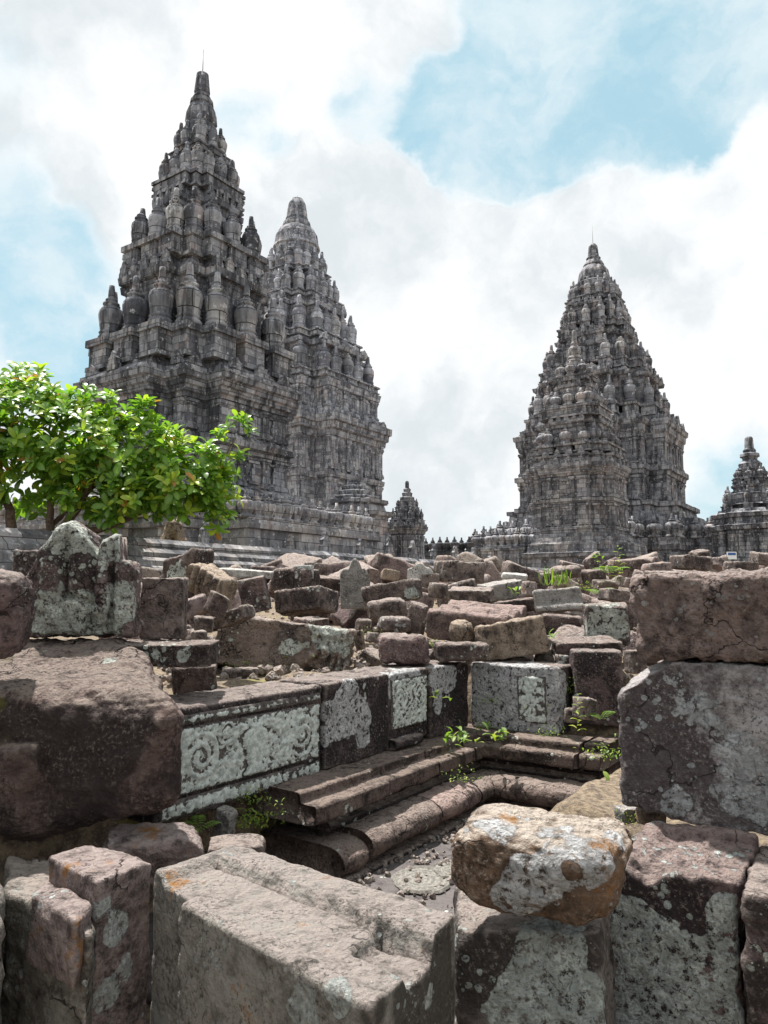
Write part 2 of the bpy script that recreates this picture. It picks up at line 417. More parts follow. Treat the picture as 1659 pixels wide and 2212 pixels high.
def plain(name, col, rough=0.9, metal=0.0, nscale=0, ndark=0.5):
    m, t, b = make_mat(name)
    if nscale:
        tc = t.new('ShaderNodeTexCoord')
        n = t.noise(tc.outputs['Object'], nscale, 6, 0.65).outputs['Fac']
        t.l.new(t.mix(t.mr(n, 0.35, 0.65), tuple(q * ndark for q in col), col), b.inputs['Base Color'])
        bp = t.new('ShaderNodeBump'); bp.inputs['Strength'].default_value = 0.6; bp.inputs['Distance'].default_value = 0.02
        t.l.new(n, bp.inputs['Height']); t.l.new(bp.outputs[0], b.inputs['Normal'])
    else: b.inputs['Base Color'].default_value = (*col, 1)
    b.inputs['Roughness'].default_value = rough; b.inputs['Metallic'].default_value = metal
    return m
BARK = plain('bark', (0.17, 0.115, 0.08), 0.9, 0, 14, 0.45)
ROD = plain('rod_metal', (0.10, 0.10, 0.10), 0.5, 0.6)
SIGNW = plain('sign_white', (0.75, 0.77, 0.78), 0.5)
SIGNB = plain('sign_blue', (0.03, 0.10, 0.30), 0.5)

# ------------------------------------------------------------------ stones
def cube_grid(nx, ny, nz):
    n = (nx, ny, nz); V = []; Fc = []; base = 0
    for ax in range(3):
        u, v = [(1, 2), (2, 0), (0, 1)][ax]
        for s in (-1, 1):
            gu, gv = np.meshgrid(np.linspace(-1, 1, n[u] + 1), np.linspace(-1, 1, n[v] + 1), indexing='ij')
            P = np.zeros((gu.size, 3)); P[:, ax] = s; P[:, u] = gu.ravel(); P[:, v] = gv.ravel()
            i = np.arange((n[u] + 1) * (n[v] + 1)).reshape(n[u] + 1, n[v] + 1)
            q = np.stack([i[:-1, :-1], i[1:, :-1], i[1:, 1:], i[:-1, 1:]], -1).reshape(-1, 4)
            if s < 0: q = q[:, ::-1]
            V.append(P); Fc.append(q + base); base += len(P)
    V = np.concatenate(V); Fc = np.concatenate(Fc)
    key = np.round(V * 100000).astype(np.int64)
    _, idx, inv = np.unique(key, axis=0, return_index=True, return_inverse=True)
    return V[idx], inv.reshape(-1)[Fc]
def vnormals(v, f):
    fn = np.cross(v[f[:, 2]] - v[f[:, 0]], v[f[:, 3]] - v[f[:, 1]])
    n = np.zeros_like(v)
    for k in range(4): np.add.at(n, f[:, k], fn)
    return n / np.maximum(np.linalg.norm(n, axis=1, keepdims=True), 1e-9)

def stone_geo(corners, res=0.02, r=0.03, amp=0.012, chips=3, seed=1, freq=7.0, chip=0.5, topf=None, maxn=90):
    """corners: 8 points, bottom (FL, FR, BR, BL) then top; returns vertices and quads of a worn block"""
    c = np.asarray(corners, float)
    dx = np.linalg.norm(c[1] - c[0] + c[2] - c[3] + c[5] - c[4] + c[6] - c[7]) / 4
    dy = np.linalg.norm(c[3] - c[0] + c[2] - c[1] + c[7] - c[4] + c[6] - c[5]) / 4
    dz = np.linalg.norm((c[4:] - c[:4]).sum(0)) / 4
    h = np.array([dx, dy, dz]) / 2
    n = [int(min(maxn, max(5, round(2 * q / res)))) for q in h]
    P, fc = cube_grid(*n)
    r = min(r, 0.9 * h.min())
    q = P * h
    inner = np.clip(q, -(h - r), h - r)
    d = q - inner; L = np.linalg.norm(d, axis=1, keepdims=True)
    q = np.where(L > 1e-9, inner + d / np.maximum(L, 1e-9) * r, q)
    rs = np.random.RandomState(seed)
    for k in range(chips):
        s = rs.choice([-1, 1], 3).astype(float)
        w = rs.uniform(0.25, 1.0, 3)
        if rs.rand() < 0.5: w[rs.randint(3)] *= 0.1
        nrm = s * w; nrm /= np.linalg.norm(nrm)
        far = (np.abs(nrm) * h).sum()
        d0 = far - chip * rs.uniform(0.12, 0.55) * h.min()
        pr = q @ nrm - d0 + 0.15 * h.min() * vnoise(q * 9 / max(h.max(), .05) * .3 + k, seed + k) * .5
        q = q - nrm * np.maximum(pr, 0)[:, None] * 0.92
    if topf is not None: q = topf(q, h)
    p = np.clip(q / h, -1.3, 1.3)
    X, Y, Z = (p[:, i:i + 1] * 0.5 + 0.5 for i in range(3))
    v = ((1 - Z) * ((1 - Y) * ((1 - X) * c[0] + X * c[1]) + Y * ((1 - X) * c[3] + X * c[2])) +
         Z * ((1 - Y) * ((1 - X) * c[4] + X * c[5]) + Y * ((1 - X) * c[7] + X * c[6])))
    nr = vnormals(v, fc)
    o = rs.uniform(0, 50, 3)
    disp = amp * (fbm((v + o) * freq, 4, seed, 0.55)) + 0.42 * amp * fbm((v + o) * freq * 4.5, 3, seed + 9, 0.6)
    v = v + nr * disp[:, None]
    if np.linalg.det(np.stack([c[1] - c[0], c[3] - c[0], c[4] - c[0]])) < 0: fc = fc[:, ::-1]
    return v, fc

def place(name, label, cat, v, fc, mat, group=None, blobs=(), parent=None, cb=()):
    lo, hi = v.min(0), v.max(0)
    base = np.array([(lo[0] + hi[0]) / 2, (lo[1] + hi[1]) / 2, lo[2]])
    o = mobj(name, v - base, fc, mat, base)
    if parent is None: tag(o, label, cat, group)
    for an, bl in (('lich', blobs), ('crst_shade', cb)):
        if not bl: continue
        val = np.zeros(len(v)); pp = proj(v); dep = v[:, 1]
        for (x, y, rad, w) in bl:
            hit = np.hypot(pp[:, 0] - x, pp[:, 1] - y) < 14
            if not hit.any(): continue
            i = np.where(hit)[0][np.argmin(dep[hit])]
            R = rad / F * dep[i]
            dd = np.linalg.norm(v - v[i], axis=1) / R
            val = val + w * np.clip(1.25 - dd, 0, 1)
        attr(o.data, an, val)
    return o

def prism(name, label, top, z, zb, mat, cat='stone block', spread=0.0, group=None, blobs=(), cb=(), **kw):
    """top: four picture points FL, FR, BR, BL on the level plane z (or four heights)"""
    zs = z if isinstance(z, (tuple, list)) else (z,) * 4
    t = np.array([ZP(x, y, q) for (x, y), q in zip(top, zs)])
    b = t.copy(); b[:, 2] = zb
    if spread:
        m = b.mean(0); b[:, :2] = m[:2] + (b[:, :2] - m[:2]) * (1 + spread)
    v, fc = stone_geo(np.concatenate([b, t]), **kw)
    return place(name, label, cat, v, fc, mat, group, blobs, cb=cb)

def box_corners(A, B, H):
    x, y, z = A / 2, B / 2, H / 2
    return np.array([(-x, -y, -z), (x, -y, -z), (x, y, -z), (-x, y, -z), (-x, -y, z), (x, -y, z), (x, y, z), (-x, y, z)], float)
def rotm(yaw, pitch, roll):
    return np.array((Matrix.Rotation(math.radians(yaw), 3, 'Z') @ Matrix.Rotation(math.radians(pitch), 3, 'X') @ Matrix.Rotation(math.radians(roll), 3, 'Y')))
SEED = [100]
def Q(label, bbox, depth, mat, yaw=0, pitch=0, roll=0, k=0.7, name='stone_block', cat='stone block', group=None, shape=None, blobs=(), ext=0, cb=(), **kw):
    """a loose block of its real size: bbox is where it is seen, depth its distance; ext adds hidden height below (picture units)"""
    x0, y0, x1, y1 = bbox
    y1 = y1 + ext
    SEED[0] += 1
    kw.setdefault('seed', SEED[0])
    dist = depth / cp
    w, h = (x1 - x0) / F * dist, (y1 - y0) / F * dist
    cy_, sy_ = abs(math.cos(math.radians(yaw))), abs(math.sin(math.radians(yaw)))
    A = w / (cy_ + k * sy_); B = k * A
    H = max(0.35 * h, (h - A * abs(math.sin(math.radians(roll))) - B * abs(math.sin(math.radians(pitch)))))
    kw.setdefault('res', max(0.012, 0.0036 * depth)); kw.setdefault('r', 0.055 * min(A, B, H)); kw.setdefault('amp', 0.036 * min(A, B, H) + 0.003)
    kw.setdefault('freq', 1.6 / max(0.12, min(A, H))); kw.setdefault('chips', 5); kw.setdefault('chip', 0.7)
    if not roll and not pitch and depth > 5.2 and name == 'stone_block': roll = random.Random(label).uniform(-13, 13); pitch = random.Random(label + 'p').uniform(-6, 14)
    c = box_corners(A, B, H)
    if shape is not None: c = c * 1.0 + np.asarray(shape, float) * np.array([A, B, H])
    v, fc = stone_geo(c, **kw)
    v = v @ rotm(yaw, pitch, roll).T
    ctr = D((x0 + x1) / 2, (y0 + y1) / 2, depth)
    v = v - (v.min(0) + v.max(0)) / 2
    v = v + ctr
    for it in range(3):
        pp = proj(v); lo, hi = pp.min(0), pp.max(0)
        m = (v.min(0) + v.max(0)) / 2
        v = m + (v - m) * np.array([(x1 - x0) / (hi[0] - lo[0]), 1, (y1 - y0) / (hi[1] - lo[1])])
        pp = proj(v); lo, hi = pp.min(0), pp.max(0)
        e = np.array([(x0 + x1) / 2, (y0 + y1) / 2]) - (lo + hi) / 2
        v = v + np.array([e[0] / F * dist, 0, -e[1] / F * dist])
    return place(name, label, cat, v, fc, mat, group, blobs, cb=cb)

# ------------------------------------------------------------------ the grid of the temple compound
GA = math.radians(34.5)
U2 = np.array([math.sin(GA), math.cos(GA)])      # away to the right
N2 = np.array([math.cos(GA), -math.sin(GA)])     # to the right, towards the camera
PC = ZP(1062, 1745, 0.10)                        # inner corner of the ruined plinth
def L(s, t, z):
    q = PC[:2] + s * N2 + t * U2
    return np.array([q[0], q[1], z])
T1C = np.array([-7.4, 28.0])                     # centre of the nearest temple
def Tp(s, t, z, c=T1C):
    q = c + s * N2 + t * U2
    return np.array([q[0], q[1], z])
GRID_ROT = -GA                                    # local +X -> N2, local +Y -> U2

# ------------------------------------------------------------------ ground
def smooth(a, b, x):
    k = np.clip((x - a) / (b - a), 0, 1); return k * k * (3 - 2 * k)
def ground_h(x, y):
    d = np.stack([x - PC[0], y - PC[1]], -1)
    s, t = d @ N2, d @ U2
    behind = np.maximum(-s - 0.42, t - 0.42)
    behind = np.where(s > 0.3, np.minimum(behind, 5), behind)
    fill = smooth(0.0, 0.25, behind)
    right = smooth(0.62, 0.80, s) * smooth(-1.25, -0.95, t)
    up = 0.86 + 0.55 * smooth(5.5, 15, y) + 0.3 * smooth(14, 30, y)
    dr = smooth(0.2, 0.45, s) * (1 - smooth(0.3, 1.4, t))      # lower earth right of the carved wall
    h_fill = up * (1 - dr) + 0.47 * dr
    h = 0.08 + (h_fill - 0.08) * np.clip(fill, 0, 1)
    h = np.maximum(h, 0.08 + 0.36 * right)
    return h
def make_ground():
    ys = np.concatenate([np.linspace(-30, 1.0, 14), np.arange(1.1, 10, 0.07), np.geomspace(10, 2600, 110)])
    v = []; 
    xs = np.concatenate([-np.geomspace(3000, 4.2, 60), np.arange(-4.1, 4.1, 0.07), np.geomspace(4.2, 3000, 60)])
    X, Y = np.meshgrid(xs, ys, indexing='ij')
    P = np.stack([X.ravel(), Y.ravel(), np.zeros(X.size)], 1)
    Z = ground_h(P[:, 0], P[:, 1])
    near = np.exp(-np.hypot(P[:, 0], P[:, 1]) / 30)
    pit = (Z < 0.12)
    Z = Z + near * (0.05 * fbm(P * 1.3, 3, 3) + 0.02 * fbm(P * 7, 3, 5)) * np.where(pit, 0.12, 1)
    P[:, 2] = Z
    i = np.arange(X.size).reshape(X.shape)
    f = np.stack([i[:-1, :-1], i[1:, :-1], i[1:, 1:], i[:-1, 1:]], -1).reshape(-1, 4)
    o = mobj('ground', P, f, GROUND)
    tag(o, 'mossy yellow brown earth between the fallen stones', 'ground', kind='structure')
make_ground()
def make_floor():
    mt = stone_mat(base=(0.08, 0.07, 0.068), dark=(0.04, 0.035, 0.036), pale=(0.13, 0.115, 0.11), moss=0.12, lichen=0.22, spots=0.3, crust=0.35, bump=0.6, top=0.45)
    k = 0
    for s0, s1, cuts in ((-0.6, 0.27, (-2.6, -1.5, -0.72, 0.5)), (0.275, 1.0, (-2.6, -1.9, -1.12, -0.4, 0.5))):
        for t0, t1 in zip(cuts[:-1], cuts[1:]):
            c = np.array([L(s0, t0 + .006, 0), L(s1, t0 + .006, 0), L(s1, t1, 0), L(s0, t1, 0)]); t = c.copy(); c[:, 2] = 0.02; t[:, 2] = 0.113 + .004 * (k % 2)
            v, f = stone_geo(np.concatenate([c, t]), res=0.025, r=0.012, amp=0.004, chips=1, chip=.3, seed=30 + k); k += 1
            o = place('paving', None, None, v, f, mt)
            tag(o, 'dark grey paving slab in the sunken corner of the ruin', 'floor', kind='structure')
make_floor()

# ------------------------------------------------------------------ mouldings of the ruined plinth
def resample(pts, step):
    out = []
    for a, b in zip(pts[:-1], pts[1:]):
        a, b = np.array(a, float), np.array(b, float)
        n = max(1, int(np.linalg.norm(b - a) / step))
        for k in range(n): out.append(a + (b - a) * k / n)
    out.append(np.array(pts[-1], float))
    return np.array(out)
def moulding(name, label, prof, legs, mat, cat='stone moulding', group=None, step=0.014, amp=0.006, seed=1, dz=0.0, ds=0.0, blobs=()):
    """prof: open outline of (inset, height), its first and last point at the back; legs: [('t', t0, t1)] or ('t', t0, 'm'), ('s', 'm', s1)"""
    pr = resample(prof, step)
    rows = []
    for leg in legs:
        a, b = leg[1], leg[2]
        length = abs((0 if a == 'm' else a) - (0 if b == 'm' else b))
        n = max(3, int(length / step))
        for k in range(n + 1):
            if k == 0 and rows: continue
            w = k / n
            # eased ends
            edge = min(k, n - k) * length / n
            if len(legs) > 1: edge = 1
            ins = 0.010 * math.exp(-edge / 0.012)
            row = []
            for o, z in pr:
                o2 = o + ins - ds
                if leg[0] == 't':
                    A = o2 if a == 'm' else a; B = o2 if b == 'm' else b
                    row.append(L(-o2, A + (B - A) * w, z + dz))
                else:
                    A = -o2 if a == 'm' else a; B = -o2 if b == 'm' else b
                    row.append(L(A + (B - A) * w, o2, z + dz))
            rows.append(row)
    R = np.array(rows); nr, npf = R.shape[:2]
    v = R.reshape(-1, 3)
    i = np.arange(nr * npf).reshape(nr, npf)
    f = np.stack([i[:-1, :-1], i[1:, :-1], i[1:, 1:], i[:-1, 1:]], -1).reshape(-1, 4)
    # caps: quads strips from outline to its mirrored index
    caps = []
    for row, flip in ((i[0], 0), (i[-1], 1)):
        m = npf
        for k in range(m // 2 - (1 if m % 2 == 0 else 0)):
            q = [row[k], row[k + 1], row[m - 2 - k], row[m - 1 - k]]
            caps.append(q if flip else q[::-1])
    f = np.concatenate([f, np.array(caps)])
    nrm = vnormals(v, f)
    o = np.array([seed * 3.7, 1.1, seed * 1.3])
    v = v + nrm * (amp * fbm((v + o) * 9, 4, seed, .55) + 0.4 * amp * fbm((v + o) * 45, 3, seed + 4, .6) + amp * 0.8 * np.minimum(0, fbm((v + o) * 4, 2, seed + 2) + .1) * 1.5)[:, None]
    return place(name, label, cat, v, f[:, ::-1], mat, group, blobs)
def arc(oc, zc, ro, rz, a0, a1, n=14):
    return [(oc - ro * math.cos(math.radians(a)), zc + rz * math.sin(math.radians(a))) for a in np.linspace(a0, a1, n)]
PLINTH = stone_mat(base=(0.12, 0.085, 0.08), dark=(0.035, 0.028, 0.028), lichen=0.44, spots=0.6, crust=0.7, lscale=7, moss=0.2, lcol=(0.50, 0.55, 0.53))
base_prof = [(0.5, 0.10), (-0.05, 0.10), (-0.05, 0.128), (-0.03, 0.134), (0.04, 0.136), (0.045, 0.149), (0.5, 0.150)]
moulding('plinth_course', 'dark bottom course of the ruined plinth under the round moulding', base_prof, [('t', -1.60, 'm'), ('s', 'm', 0.66)], PLINTH, seed=2)
fil_prof = [(0.6, 0.29), (0.13, 0.29), (0.13, 0.312), (0.18, 0.316), (0.18, 0.338), (0.15, 0.340), (0.15, 0.360), (0.6, 0.361)]
moulding('plinth_course', 'narrow lichen streaked fillet course between round moulding and stepped ledge', fil_prof, [('t', -1.42, 'm'), ('s', 'm', 0.63)], PLINTH, seed=4)
tor = [(0.45, 0.150)] + [(0.10, 0.150)] + arc(0.065, 0.222, 0.125, 0.074, -70, 90, 16) + [(0.45, 0.296)]
GT = 'round moulding stones of the ruined plinth'
for k, (legs, lab, dz, ds, mt) in enumerate([
        ([('t', -1.52, -1.33)], 'short broken moss edged end piece of the round moulding', -0.03, -0.02, TORUS),
        ([('t', -1.32, -0.68)], 'long brown round moulding stone with lichen near its right joint', 0.0, 0.0, TORUS),
        ([('t', -0.675, -0.235)], 'pinkish round moulding stone left of the dark corner piece', 0.004, 0.004, stone_mat(base=(0.25, 0.18, 0.16), pale=(0.38, 0.29, 0.26), lichen=0.30, spots=0.3, crust=0.25, lscale=5)),
        ([('t', -0.23, 'm'), ('s', 'm', -0.02)], 'dark corner piece of the round moulding where it turns right', 0.0, 0.0, TORUS),
        ([('s', -0.015, 0.62)], 'round moulding stone to the right of the corner, above the boulder', 0.003, 0.002, TORUS)]):
    moulding('moulding_stone', lab, tor, legs, mt, 'moulding stone', GT, seed=20 + k, dz=dz, ds=ds)
led = [(0.46, 0.362), (0.14, 0.362), (0.095, 0.372), (0.09, 0.380), (0.09, 0.440), (0.10, 0.450), (0.185, 0.452), (0.19, 0.460), (0.19, 0.490), (0.20, 0.498), (0.46, 0.500)]
GL = 'stepped ledge stones under the carved wall'
LEDGE = stone_mat(base=(0.135, 0.098, 0.085), dark=(0.038, 0.029, 0.026), pale=(0.24, 0.19, 0.16), lichen=0.34, spots=0.5, crust=0.55, lscale=6, moss=0.1)
for k, (legs, lab, dz, ds) in enumerate([
        ([('t', -1.60, -1.02)], 'left end stone of the stepped ledge with a broken lichen spotted end', 0.004, 0.03),
        ([('t', -1.012, -0.46)], 'second stone of the stepped ledge below the dark wall block', 0.0, 0.0),
        ([('t', -0.455, -0.02)], 'third stone of the stepped ledge with one white lichen patch', -0.003, 0.004),
        ([('t', -0.015, 'm'), ('s', 'm', 0.03)], 'corner stone of the stepped ledge with green weeds', 0.0, 0.0),
        ([('s', 0.035, 0.50)], 'stepped ledge stone turning right beyond the corner', 0.008, 0.02),
        ([('s', 0.515, 0.64)], 'short end stone of the stepped ledge at its right end', 0.006, -0.03)]):
    moulding('ledge_stone', lab, led, legs, LEDGE, 'ledge stone', GL, seed=40 + k, dz=dz, ds=ds, amp=0.005)

# ------------------------------------------------------------------ carved wall blocks
def relief(w, h, fn, thick, step=0.0065):
    nx, nz = int(w / step), int(h / step)
    X, Z = np.meshgrid(np.linspace(0, w, nx + 1), np.linspace(0, h, nz + 1), indexing='ij')
    H = fn(X / w, Z / h, w, h)
    edge = np.minimum(np.minimum(X, w - X), np.minimum(Z, h - Z))
    H = H * smooth(0, 0.012, edge)
    Y = -(thick * 0.3 + H * 1.0)
    v = np.stack([X.ravel(), Y.ravel(), Z.ravel()], 1)
    i = np.arange(X.size).reshape(X.shape)
    f = np.stack([i[:-1, :-1], i[1:, :-1], i[1:, 1:], i[:-1, 1:]], -1).reshape(-1, 4)
    # back edge ring closes the plate
    ring = np.concatenate([i[:, 0], i[-1, 1:], i[::-1, -1][1:], i[0, ::-1][1:-1]])
    b = v[ring].copy(); b[:, 1] = 0.02
    nb = len(v) + np.arange(len(ring))
    s = np.stack([ring, nb, np.roll(nb, -1), np.roll(ring, -1)], 1)
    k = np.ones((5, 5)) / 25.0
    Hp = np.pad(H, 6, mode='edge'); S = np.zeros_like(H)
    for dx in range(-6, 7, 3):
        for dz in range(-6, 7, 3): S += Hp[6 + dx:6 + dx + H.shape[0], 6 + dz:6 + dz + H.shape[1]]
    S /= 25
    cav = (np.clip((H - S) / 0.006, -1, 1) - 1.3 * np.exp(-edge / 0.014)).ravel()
    v2 = np.concatenate([v, b]); cav = np.concatenate([cav, np.zeros(len(b))])
    return v2, np.concatenate([f, s]), cav
def spiral(x, z, cx, cz, R, turns, sgn, ph):
    dx, dz = x - cx, z - cz
    rho = np.hypot(dx, dz); th = np.arctan2(dz, dx) * sgn + ph
    p = R / turns
    band = 0.5 + 0.5 * np.cos(2 * np.pi * (rho / p - th / (2 * np.pi)))
    return band ** 1.4 * smooth(R, R * 0.9, rho)
def lumps(x, z, f, seed):
    p = np.stack([x.ravel() * f, z.ravel() * f, np.full(x.size, 3.3)], 1)
    return (fbm(p, 3, seed, 0.6)).reshape(x.shape)
def curls(x, z, f, seed):
    p = np.stack([x.ravel() * f, z.ravel() * f, np.full(x.size, 1.7)], 1)
    w = np.stack([vnoise(p * .6 + 5, seed), vnoise(p * .6 + 31, seed + 1), np.zeros(x.size)], 1)
    r = 1 - np.abs(fbm(p + 1.3 * w, 3, seed + 2, .55)) * 2.2
    return np.clip(r, 0, 1).reshape(x.shape)
def fn_vase(X, Z, w, h):
    x, z = X * w, Z * h
    H = 0.012 * curls(x, z, 24, 5) + 0.006 * curls(x, z, 55, 15)
    for cx, sg, ph in ((0.17, 1, 0.4), (0.86, -1, 0.4)):
        sp_ = spiral(x, z, cx * w, 0.50 * h, 0.42 * h, 2.6, sg, ph)
        near = smooth(0.45 * h, 0.40 * h, np.hypot(x - cx * w, z - .5 * h))
        H = H * (1 - .45 * near) + 0.015 * sp_ * (0.6 + 0.5 * curls(x, z, 40, 8))
        H = np.maximum(H, 0.014 * spiral(x, z, (0.5 + (cx - .5) * .62) * w, 0.25 * h, 0.2 * h, 1.8, -sg, 2.0))
        H = np.maximum(H, 0.013 * spiral(x, z, (0.5 + (cx - .5) * .5) * w, 0.84 * h, 0.15 * h, 1.6, sg, 1.0))
    half = np.interp(Z, [0.06, 0.12, 0.2, 0.42, 0.62, 0.74, 0.80, 0.86], [0.070, 0.055, 0.045, 0.06, 0.085, 0.075, 0.035, 0.055])
    d = np.abs(X - 0.51); zm = smooth(0.03, 0.06, Z) * smooth(0.88, 0.85, Z)
    m = smooth(half + 0.006, half - 0.006, d) * zm
    m2 = smooth(half + 0.025, half + 0.008, d) * zm
    dome = np.sqrt(np.clip(1 - (d / np.maximum(half, 0.01)) ** 2, 0, 1))
    H = H * (1 - 0.75 * m2) * (1 - m) + m * (0.012 + 0.014 * dome)
    for k in range(-3, 4):
        a = k * 0.45; u_ = np.linspace(0, 1, 16)
        px = 0.51 * w + np.sin(a) * (.02 + .14 * u_); pz = 0.82 * h + np.cos(a) * .08 * u_ - 0.06 * u_ ** 2 * abs(k) / 3
        for q, r_ in zip(px, pz): H = np.maximum(H, 0.017 * np.exp(-((x - q) ** 2 + (z - r_) ** 2) / 0.008 ** 2) * (1 - m))
    return H
def fn_scroll(X, Z, w, h):
    x, z = X * w, Z * h
    H = 0.012 * curls(x, z, 30, 25) + 0.005 * curls(x, z, 60, 35)
    for cx, cz, R, sg, ph in ((0.24, .62, .27, 1, 0.2), (0.76, .62, .27, -1, 0.2), (0.24, .24, .2, -1, 2.), (0.76, .24, .2, 1, 2.), (.5, .45, .12, 1, 0), (.5, .8, .11, -1, 1)):
        H = np.maximum(H, 0.016 * spiral(x, z, cx * w, cz * h, R * h, 2.4, sg, ph) * (0.6 + 0.5 * curls(x, z, 44, 18)))
    return H
def fn_rosette(X, Z, w, h):
    x, z = (X - 0.5) * w, (Z - 0.52) * h
    rho = np.hypot(x, z * 0.72); th = np.arctan2(z * .72, x)
    H = 0.012 * np.exp(-(rho / 0.020) ** 2) + 0.010 * np.exp(-((rho - 0.034) / 0.006) ** 2)
    H = np.maximum(H, 0.014 * (0.5 + 0.5 * np.cos(th * 10)) * np.exp(-((rho - 0.062) / 0.016) ** 2))
    H = np.maximum(H, 0.010 * (0.5 + 0.5 * np.cos(th * 4)) * np.exp(-((rho - 0.10) / 0.022) ** 2))
    return 0.75 * H + 0.004 * np.clip(lumps(X * w, Z * h, 40, 25), 0, 1)
def fn_beads(X, Z, w, h):
    x = X * w
    H = 0.008 * (0.5 + 0.5 * np.cos(x / 0.05 * 2 * np.pi)) * np.sin(np.pi * Z) ** 1.5 + 0.009 * curls(x, Z * h, 45, 35)
    return H
RELIEF = None
def relief_mat(white=0.62):
    m, t, b = make_mat('carved_lichen_stone')
    tc = t.new('ShaderNodeTexCoord'); p = tc.outputs['Object']
    cav = t.new('ShaderNodeAttribute', attribute_name='cav')
    n1 = t.math('ADD', t.math('MULTIPLY', t.noise(p, 9.0, 8, 0.68).outputs['Fac'], 0.6), t.math('MULTIPLY', t.noise(p, 3.0, 5, 0.65).outputs['Fac'], 0.4)); n2 = t.noise(p, 40.0, 7, 0.72).outputs['Fac']; n3 = t.noise(p, 150, 4, .7).outputs['Fac']
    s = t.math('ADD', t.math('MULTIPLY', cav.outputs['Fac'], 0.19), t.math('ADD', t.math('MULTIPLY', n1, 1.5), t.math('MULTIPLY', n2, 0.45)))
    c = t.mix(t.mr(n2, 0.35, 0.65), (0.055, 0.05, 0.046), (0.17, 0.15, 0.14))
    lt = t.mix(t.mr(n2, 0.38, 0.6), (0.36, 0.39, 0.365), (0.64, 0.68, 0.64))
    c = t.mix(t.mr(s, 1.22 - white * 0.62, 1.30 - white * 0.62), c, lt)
    c = t.mix(t.mr(n3, 0.42, 0.30, 0, 0.6), c, (0.05, 0.045, 0.04))
    t.l.new(c, b.inputs['Base Color']); b.inputs['Roughness'].default_value = 0.95; b.inputs['Specular IOR Level'].default_value = .15
    bp = t.new('ShaderNodeBump'); bp.inputs['Strength'].default_value = .8; bp.inputs['Distance'].default_value = .012
    t.l.new(t.math('ADD', n2, t.math('MULTIPLY', n3, .4)), bp.inputs['Height']); t.l.new(bp.outputs[0], b.inputs['Normal'])
    return m
REL_W, REL_M = relief_mat(0.66), relief_mat(0.56); REL_D = relief_mat(0.34)
def wall_block(label, leg, a, b, z0, z1, depth, mat, seed, front=0.36, panels=(), blobs=(), **kw):
    if leg == 't':
        fp = lambda o, q, z: L(-o, q, z)
    else:
        fp = lambda o, q, z: L(q, o, z)
    c = [fp(front, a, z0), fp(front, b, z0), fp(front + depth, b, z0), fp(front + depth, a, z0)]
    c = c + [q + np.array([0, 0, z1 - z0]) for q in c]
    kw.setdefault('chips', 2); kw.setdefault('chip', 0.25)
    v, f = stone_geo(np.array(c), res=0.015, r=0.016, amp=0.006, seed=seed, freq=6, **kw)
    o = place('wall_block', label, 'wall block', v, f, mat, 'blocks of the carved wall', blobs)
    base = np.array(o.location)
    for (nm, x0, zz0, w, h, fn, mt) in panels:
        rv, rf, cav = relief(w, h, fn, 0.012)
        p0 = fp(front, a + x0, z0 + zz0)
        ang = math.atan2(U2[1], U2[0]) if leg == 't' else math.atan2(N2[1], N2[0])
        po = mobj(nm, rv, rf, mt, p0 - base, (0, 0, ang), o)
        attr(po.data, 'cav', cav)
    return o
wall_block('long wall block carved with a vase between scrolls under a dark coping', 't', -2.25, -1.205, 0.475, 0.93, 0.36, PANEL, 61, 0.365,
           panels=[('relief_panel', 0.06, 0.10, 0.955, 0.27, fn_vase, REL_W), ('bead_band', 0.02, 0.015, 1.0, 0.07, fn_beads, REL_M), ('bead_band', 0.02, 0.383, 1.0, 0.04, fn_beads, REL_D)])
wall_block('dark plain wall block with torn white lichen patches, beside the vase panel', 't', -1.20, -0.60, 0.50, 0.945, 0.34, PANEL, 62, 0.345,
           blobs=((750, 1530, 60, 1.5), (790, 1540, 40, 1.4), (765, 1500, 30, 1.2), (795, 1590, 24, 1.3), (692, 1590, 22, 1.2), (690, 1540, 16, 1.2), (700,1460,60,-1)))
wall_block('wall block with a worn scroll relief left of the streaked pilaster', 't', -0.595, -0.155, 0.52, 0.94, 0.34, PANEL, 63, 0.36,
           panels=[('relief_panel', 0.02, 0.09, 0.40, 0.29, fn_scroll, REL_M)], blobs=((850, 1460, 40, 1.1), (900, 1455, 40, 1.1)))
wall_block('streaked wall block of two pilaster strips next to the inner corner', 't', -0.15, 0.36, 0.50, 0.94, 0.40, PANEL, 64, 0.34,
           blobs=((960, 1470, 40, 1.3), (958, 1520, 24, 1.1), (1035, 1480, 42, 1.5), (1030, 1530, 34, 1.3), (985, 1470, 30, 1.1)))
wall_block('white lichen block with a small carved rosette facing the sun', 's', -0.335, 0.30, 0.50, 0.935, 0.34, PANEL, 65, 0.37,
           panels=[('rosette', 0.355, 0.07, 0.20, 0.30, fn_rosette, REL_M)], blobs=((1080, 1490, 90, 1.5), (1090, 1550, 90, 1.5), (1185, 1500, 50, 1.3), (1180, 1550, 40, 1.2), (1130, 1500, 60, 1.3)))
moulding('foot_moulding', 'broken foot moulding below the worn scroll relief', [(0.5, 0.507), (0.30, 0.507), (0.29, 0.525), (0.30, 0.553), (0.32, 0.56), (0.5, 0.562)], [('t', -0.60, -0.30)], PANEL, seed=70)
# flat thin stones behind the coping
for k, (bb, lab) in enumerate([((395, 1480, 520, 1500), 'thin flat stone on the coping behind the vase panel'), ((500, 1468, 650, 1492), 'longer thin stone laid behind the coping'),
                               ((645, 1458, 760, 1476), 'thin stone behind the dark plain wall block')]):
    Q(lab, bb, 4.45 + 0.35 * k, BROWN, yaw=50, k=0.2, ext=25, name='flat_stone', cat='flat stone')

